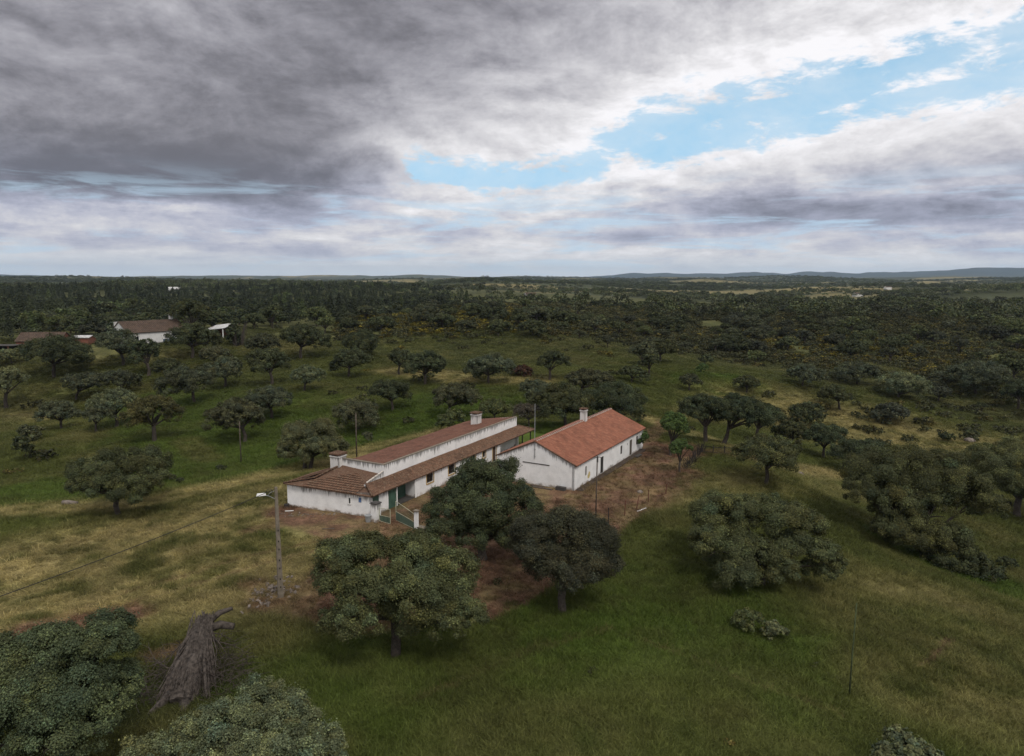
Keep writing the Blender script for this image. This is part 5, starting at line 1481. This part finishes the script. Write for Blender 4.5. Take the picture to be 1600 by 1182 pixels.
# ragged edges: shift the place where the deck is looked up
w1 = b.noise(DV, 6.5, 8, .62, True)
s2 = b.n('ShaderNodeSeparateColor'); b.put(s2.inputs[0], w1)
wamp = b.step(EL0, .02, .30, .30, 1.0)
W1, W2 = b.m('MULTIPLY', b.m('SUBTRACT', s2.outputs[0], .5), wamp), b.m('MULTIPLY', b.m('SUBTRACT', s2.outputs[1], .5), wamp)
AZ, EL = b.m('MULTIPLY_ADD', W1, .20, AZ0), b.m('MULTIPLY_ADD', W2, .10, EL0)
def azel(px, py):
    d = ray(px, py); d = d / np.linalg.norm(d)
    return math.atan2(d[0], d[1]), math.asin(d[2])
def capsule(p, q, r):
    (ax, ay), (bx, by) = azel(*p), azel(*q); rr = r / F
    dx, dy = bx - ax, by - ay; l2 = dx * dx + dy * dy
    ex, ey = b.m('SUBTRACT', AZ, ax), b.m('SUBTRACT', EL, ay)
    t = b.m('MULTIPLY', b.m('MULTIPLY_ADD', ex, dx, b.m('MULTIPLY', ey, dy)), 1 / l2, clamp=True)
    fx, fy = b.m('MULTIPLY_ADD', t, -dx, ex), b.m('MULTIPLY_ADD', t, -dy, ey)
    dd = b.m('SQRT', b.m('MULTIPLY_ADD', fx, fx, b.m('MULTIPLY', fy, fy)))
    return b.m('MULTIPLY_ADD', dd, -1 / rr, 1.0)
GAPS = [((1660, 38), (1500, 92), 44), ((1500, 95), (1250, 152), 46), ((1250, 150), (1010, 200), 54), ((1000, 205), (985, 232), 52), ((1010, 240), (1180, 205), 40), ((1660, 112), (1420, 160), 40), ((1420, 165), (1180, 208), 36),
        ((650, 276), (740, 279), 36), ((740, 281), (935, 266), 34)]
g_ = None
for gapp in GAPS:
    c = capsule(*gapp); g_ = c if g_ is None else b.m('MAXIMUM', g_, c)
fine_n = b.noise(b.scale(gen, (15, 15, 46)), 1.0, 9, .64, dist=.3)
gf = b.m('MULTIPLY_ADD', b.m('SUBTRACT', fine_n, .47), 2.9, b.m('MAXIMUM', g_, -1.6))
blue = b.step(gf, .28, .80)
near_gap = b.step(g_, -1.5, .3)
blue = b.m('MULTIPLY', blue, b.step(g_, -.5, .1))
rim = b.m('MULTIPLY', b.step(gf, -1.1, .35), b.step(g_, -2.0, .2))
halo = b.step(g_, -4.0, .0)
def gauss(px, py, sx, sy, amp):
    ax, ay = azel(px, py)
    ex, ey = b.m('MULTIPLY', b.m('SUBTRACT', AZ, ax), F / sx), b.m('MULTIPLY', b.m('SUBTRACT', EL, ay), F / sy)
    q = b.m('MULTIPLY_ADD', ex, ex, b.m('MULTIPLY', ey, ey))
    return b.m('MULTIPLY', b.m('EXPONENT', b.m('MULTIPLY', q, -.5)), amp)
BLOBS = [(130, 130, 330, 120, -.23), (470, 110, 130, 80, -.15), (250, 282, 260, 28, -.23), (470, 330, 90, 14, -.17), (60, 220, 220, 50, -.08), (390, 240, 120, 34, -.09), (640, 10, 170, 70, -.17), (40, 80, 60, 30, -.05), (1300, 395, 400, 16, .05), (850, 40, 160, 75, -.12),
         (1430, 338, 270, 24, -.34), (1150, 322, 120, 14, -.10), (985, 372, 45, 9, -.26), (1250, 300, 200, 22, -.05), (300, 386, 210, 8, -.12), (700, 375, 60, 9, -.14), (560, 400, 90, 6, -.10), (1200, 400, 130, 6, -.06), (1560, 400, 90, 7, -.05),
         (900, 215, 170, 40, .08), (760, 170, 130, 50, .04), (1150, 70, 260, 60, .10), (1500, 20, 160, 40, .12), (620, 250, 80, 22, .05), (560, 310, 50, 14, .06), (240, 322, 80, 6, .22), (350, 50, 60, 30, .07), (250, 398, 40, 5, .14)]
lum = None
for q in BLOBS:
    c = gauss(*q); lum = c if lum is None else b.m('ADD', lum, c)
nb1 = b.noise(PL, .8, 8, .60, dist=.3)
e1_ = b.noise(DV, 6.0, 9, .66, dist=.2)
e2_ = b.noise(b.vm('ADD', DV, (.008, -.006, .034)), 6.0, 9, .66, dist=.2)   # the same bellies a step towards the light: their relief
tex = b.m('ADD', b.m('MULTIPLY', b.m('SUBTRACT', nb1, .5), .42), b.m('ADD', b.m('MULTIPLY', b.m('SUBTRACT', e1_, .5), .36), b.m('MULTIPLY', b.m('SUBTRACT', e1_, e2_), .95)))
fade = b.step(EL0, .0, .12, .6, 1.0)
lay = b.noise(b.scale(gen, (8, 8, 36)), 1.0, 9, .68, dist=.2)
lay2 = b.noise(b.vm('ADD', b.scale(gen, (8, 8, 36)), (.05, -.05, .36)), 1.0, 9, .68, dist=.2)
lowm = b.step(EL0, .17, .09)
tex = b.m('ADD', b.m('MULTIPLY', tex, fade), b.m('MULTIPLY', lowm, b.m('ADD', b.m('MULTIPLY', b.m('SUBTRACT', lay, .5), .46), b.m('MULTIPLY', b.m('SUBTRACT', lay, lay2), .50))))
back = b.step(Y, .25, -.5)
lum = b.m('ADD', b.m('MULTIPLY_ADD', tex, b.m('MULTIPLY_ADD', b.m('ADD', lum, LUM0), 1.15, .28), b.m('ADD', lum, LUM0)), b.m('ADD', b.m('MULTIPLY', rim, .21), b.m('MULTIPLY', halo, .07)))
lum = b.m('MULTIPLY_ADD', b.step(EL0, .13, .06), .16, lum)
lum = b.m('MULTIPLY_ADD', back, .18, lum)
lum = b.m('MULTIPLY_ADD', b.step(Z, .45, .8), .14, lum)
lum = b.m('SMOOTH_MAX', lum, .15, .12)
lum = b.m('MINIMUM', lum, .93)
tc = b.mix(b.step(lum, .12, .8), (.975, .955, 1.075, 1), (1.0, .985, 1.01, 1))
tc = b.mix(b.m('MULTIPLY', b.m('MULTIPLY', b.step(EL0, .19, .07), .9), b.step(lum, .75, .35)), tc, (.88, .93, 1.20, 1))
cl = b.vm('SCALE', tc); b.put(b.t.nodes[-1].inputs['Scale'], b.m('MULTIPLY', lum, 1 / STR))
# open strips of pale sky low over the horizon
strip = b.m('MULTIPLY', b.step(b.noise(b.scale(gen, (5, 5, 44)), 1.0, 6, .62, dist=.4), .49, .64), b.m('MULTIPLY', b.step(EL0, .15, .08), .7))
skyc = b.vm('MULTIPLY', sky.outputs[0], (.78, .98, 1.02))
skyc = b.mix(b.step(EL0, .55, .02, .35, 1.0), skyc, (.38 / STR, .66 / STR, .89 / STR, 1))
pale = b.mix(.5, skyc, (.66 / STR, .76 / STR, .86 / STR, 1))
veil = b.m('MULTIPLY_ADD', b.m('SUBTRACT', e1_, .5), 1.4, .30, clamp=True)
skyb = b.mix(veil, skyc, (.80 / STR, .84 / STR, .88 / STR, 1))
col = b.mix(strip, cl, pale)
col = b.mix(blue, col, skyb)
hzn = b.step(EL0, .040, .0)
col = b.mix(b.m('MULTIPLY', hzn, .8), col, (.80 / STR, .86 / STR, .92 / STR, 1))
bg = b.n('ShaderNodeBackground'); b.put(bg.inputs['Color'], col); bg.inputs['Strength'].default_value = STR
ow = b.n('ShaderNodeOutputWorld'); b.t.links.new(bg.outputs[0], ow.inputs['Surface'])
sl = bpy.data.lights.new('sun', 'SUN'); sl.energy = SUN_E = 1.5; sl.angle = R_(14); sl.color = (1.0, .95, .88)
so_ = link(bpy.data.objects.new('sun', sl))
sd = Vector((math.sin(SUN_AZ) * math.cos(SUN_EL), math.cos(SUN_AZ) * math.cos(SUN_EL), math.sin(SUN_EL)))
so_.rotation_euler = sd.to_track_quat('Z', 'Y').to_euler()

scene.view_settings.view_transform = 'Standard'; scene.view_settings.look = 'None'; scene.view_settings.exposure = .10; scene.view_settings.gamma = 1
scene.render.engine = 'CYCLES'
cy = scene.cycles
cy.max_bounces = 5; cy.diffuse_bounces = 2; cy.glossy_bounces = 2; cy.transmission_bounces = 3; cy.volume_bounces = 0; cy.transparent_max_bounces = 4
cy.use_denoising = True
cy.caustics_reflective = cy.caustics_refractive = False
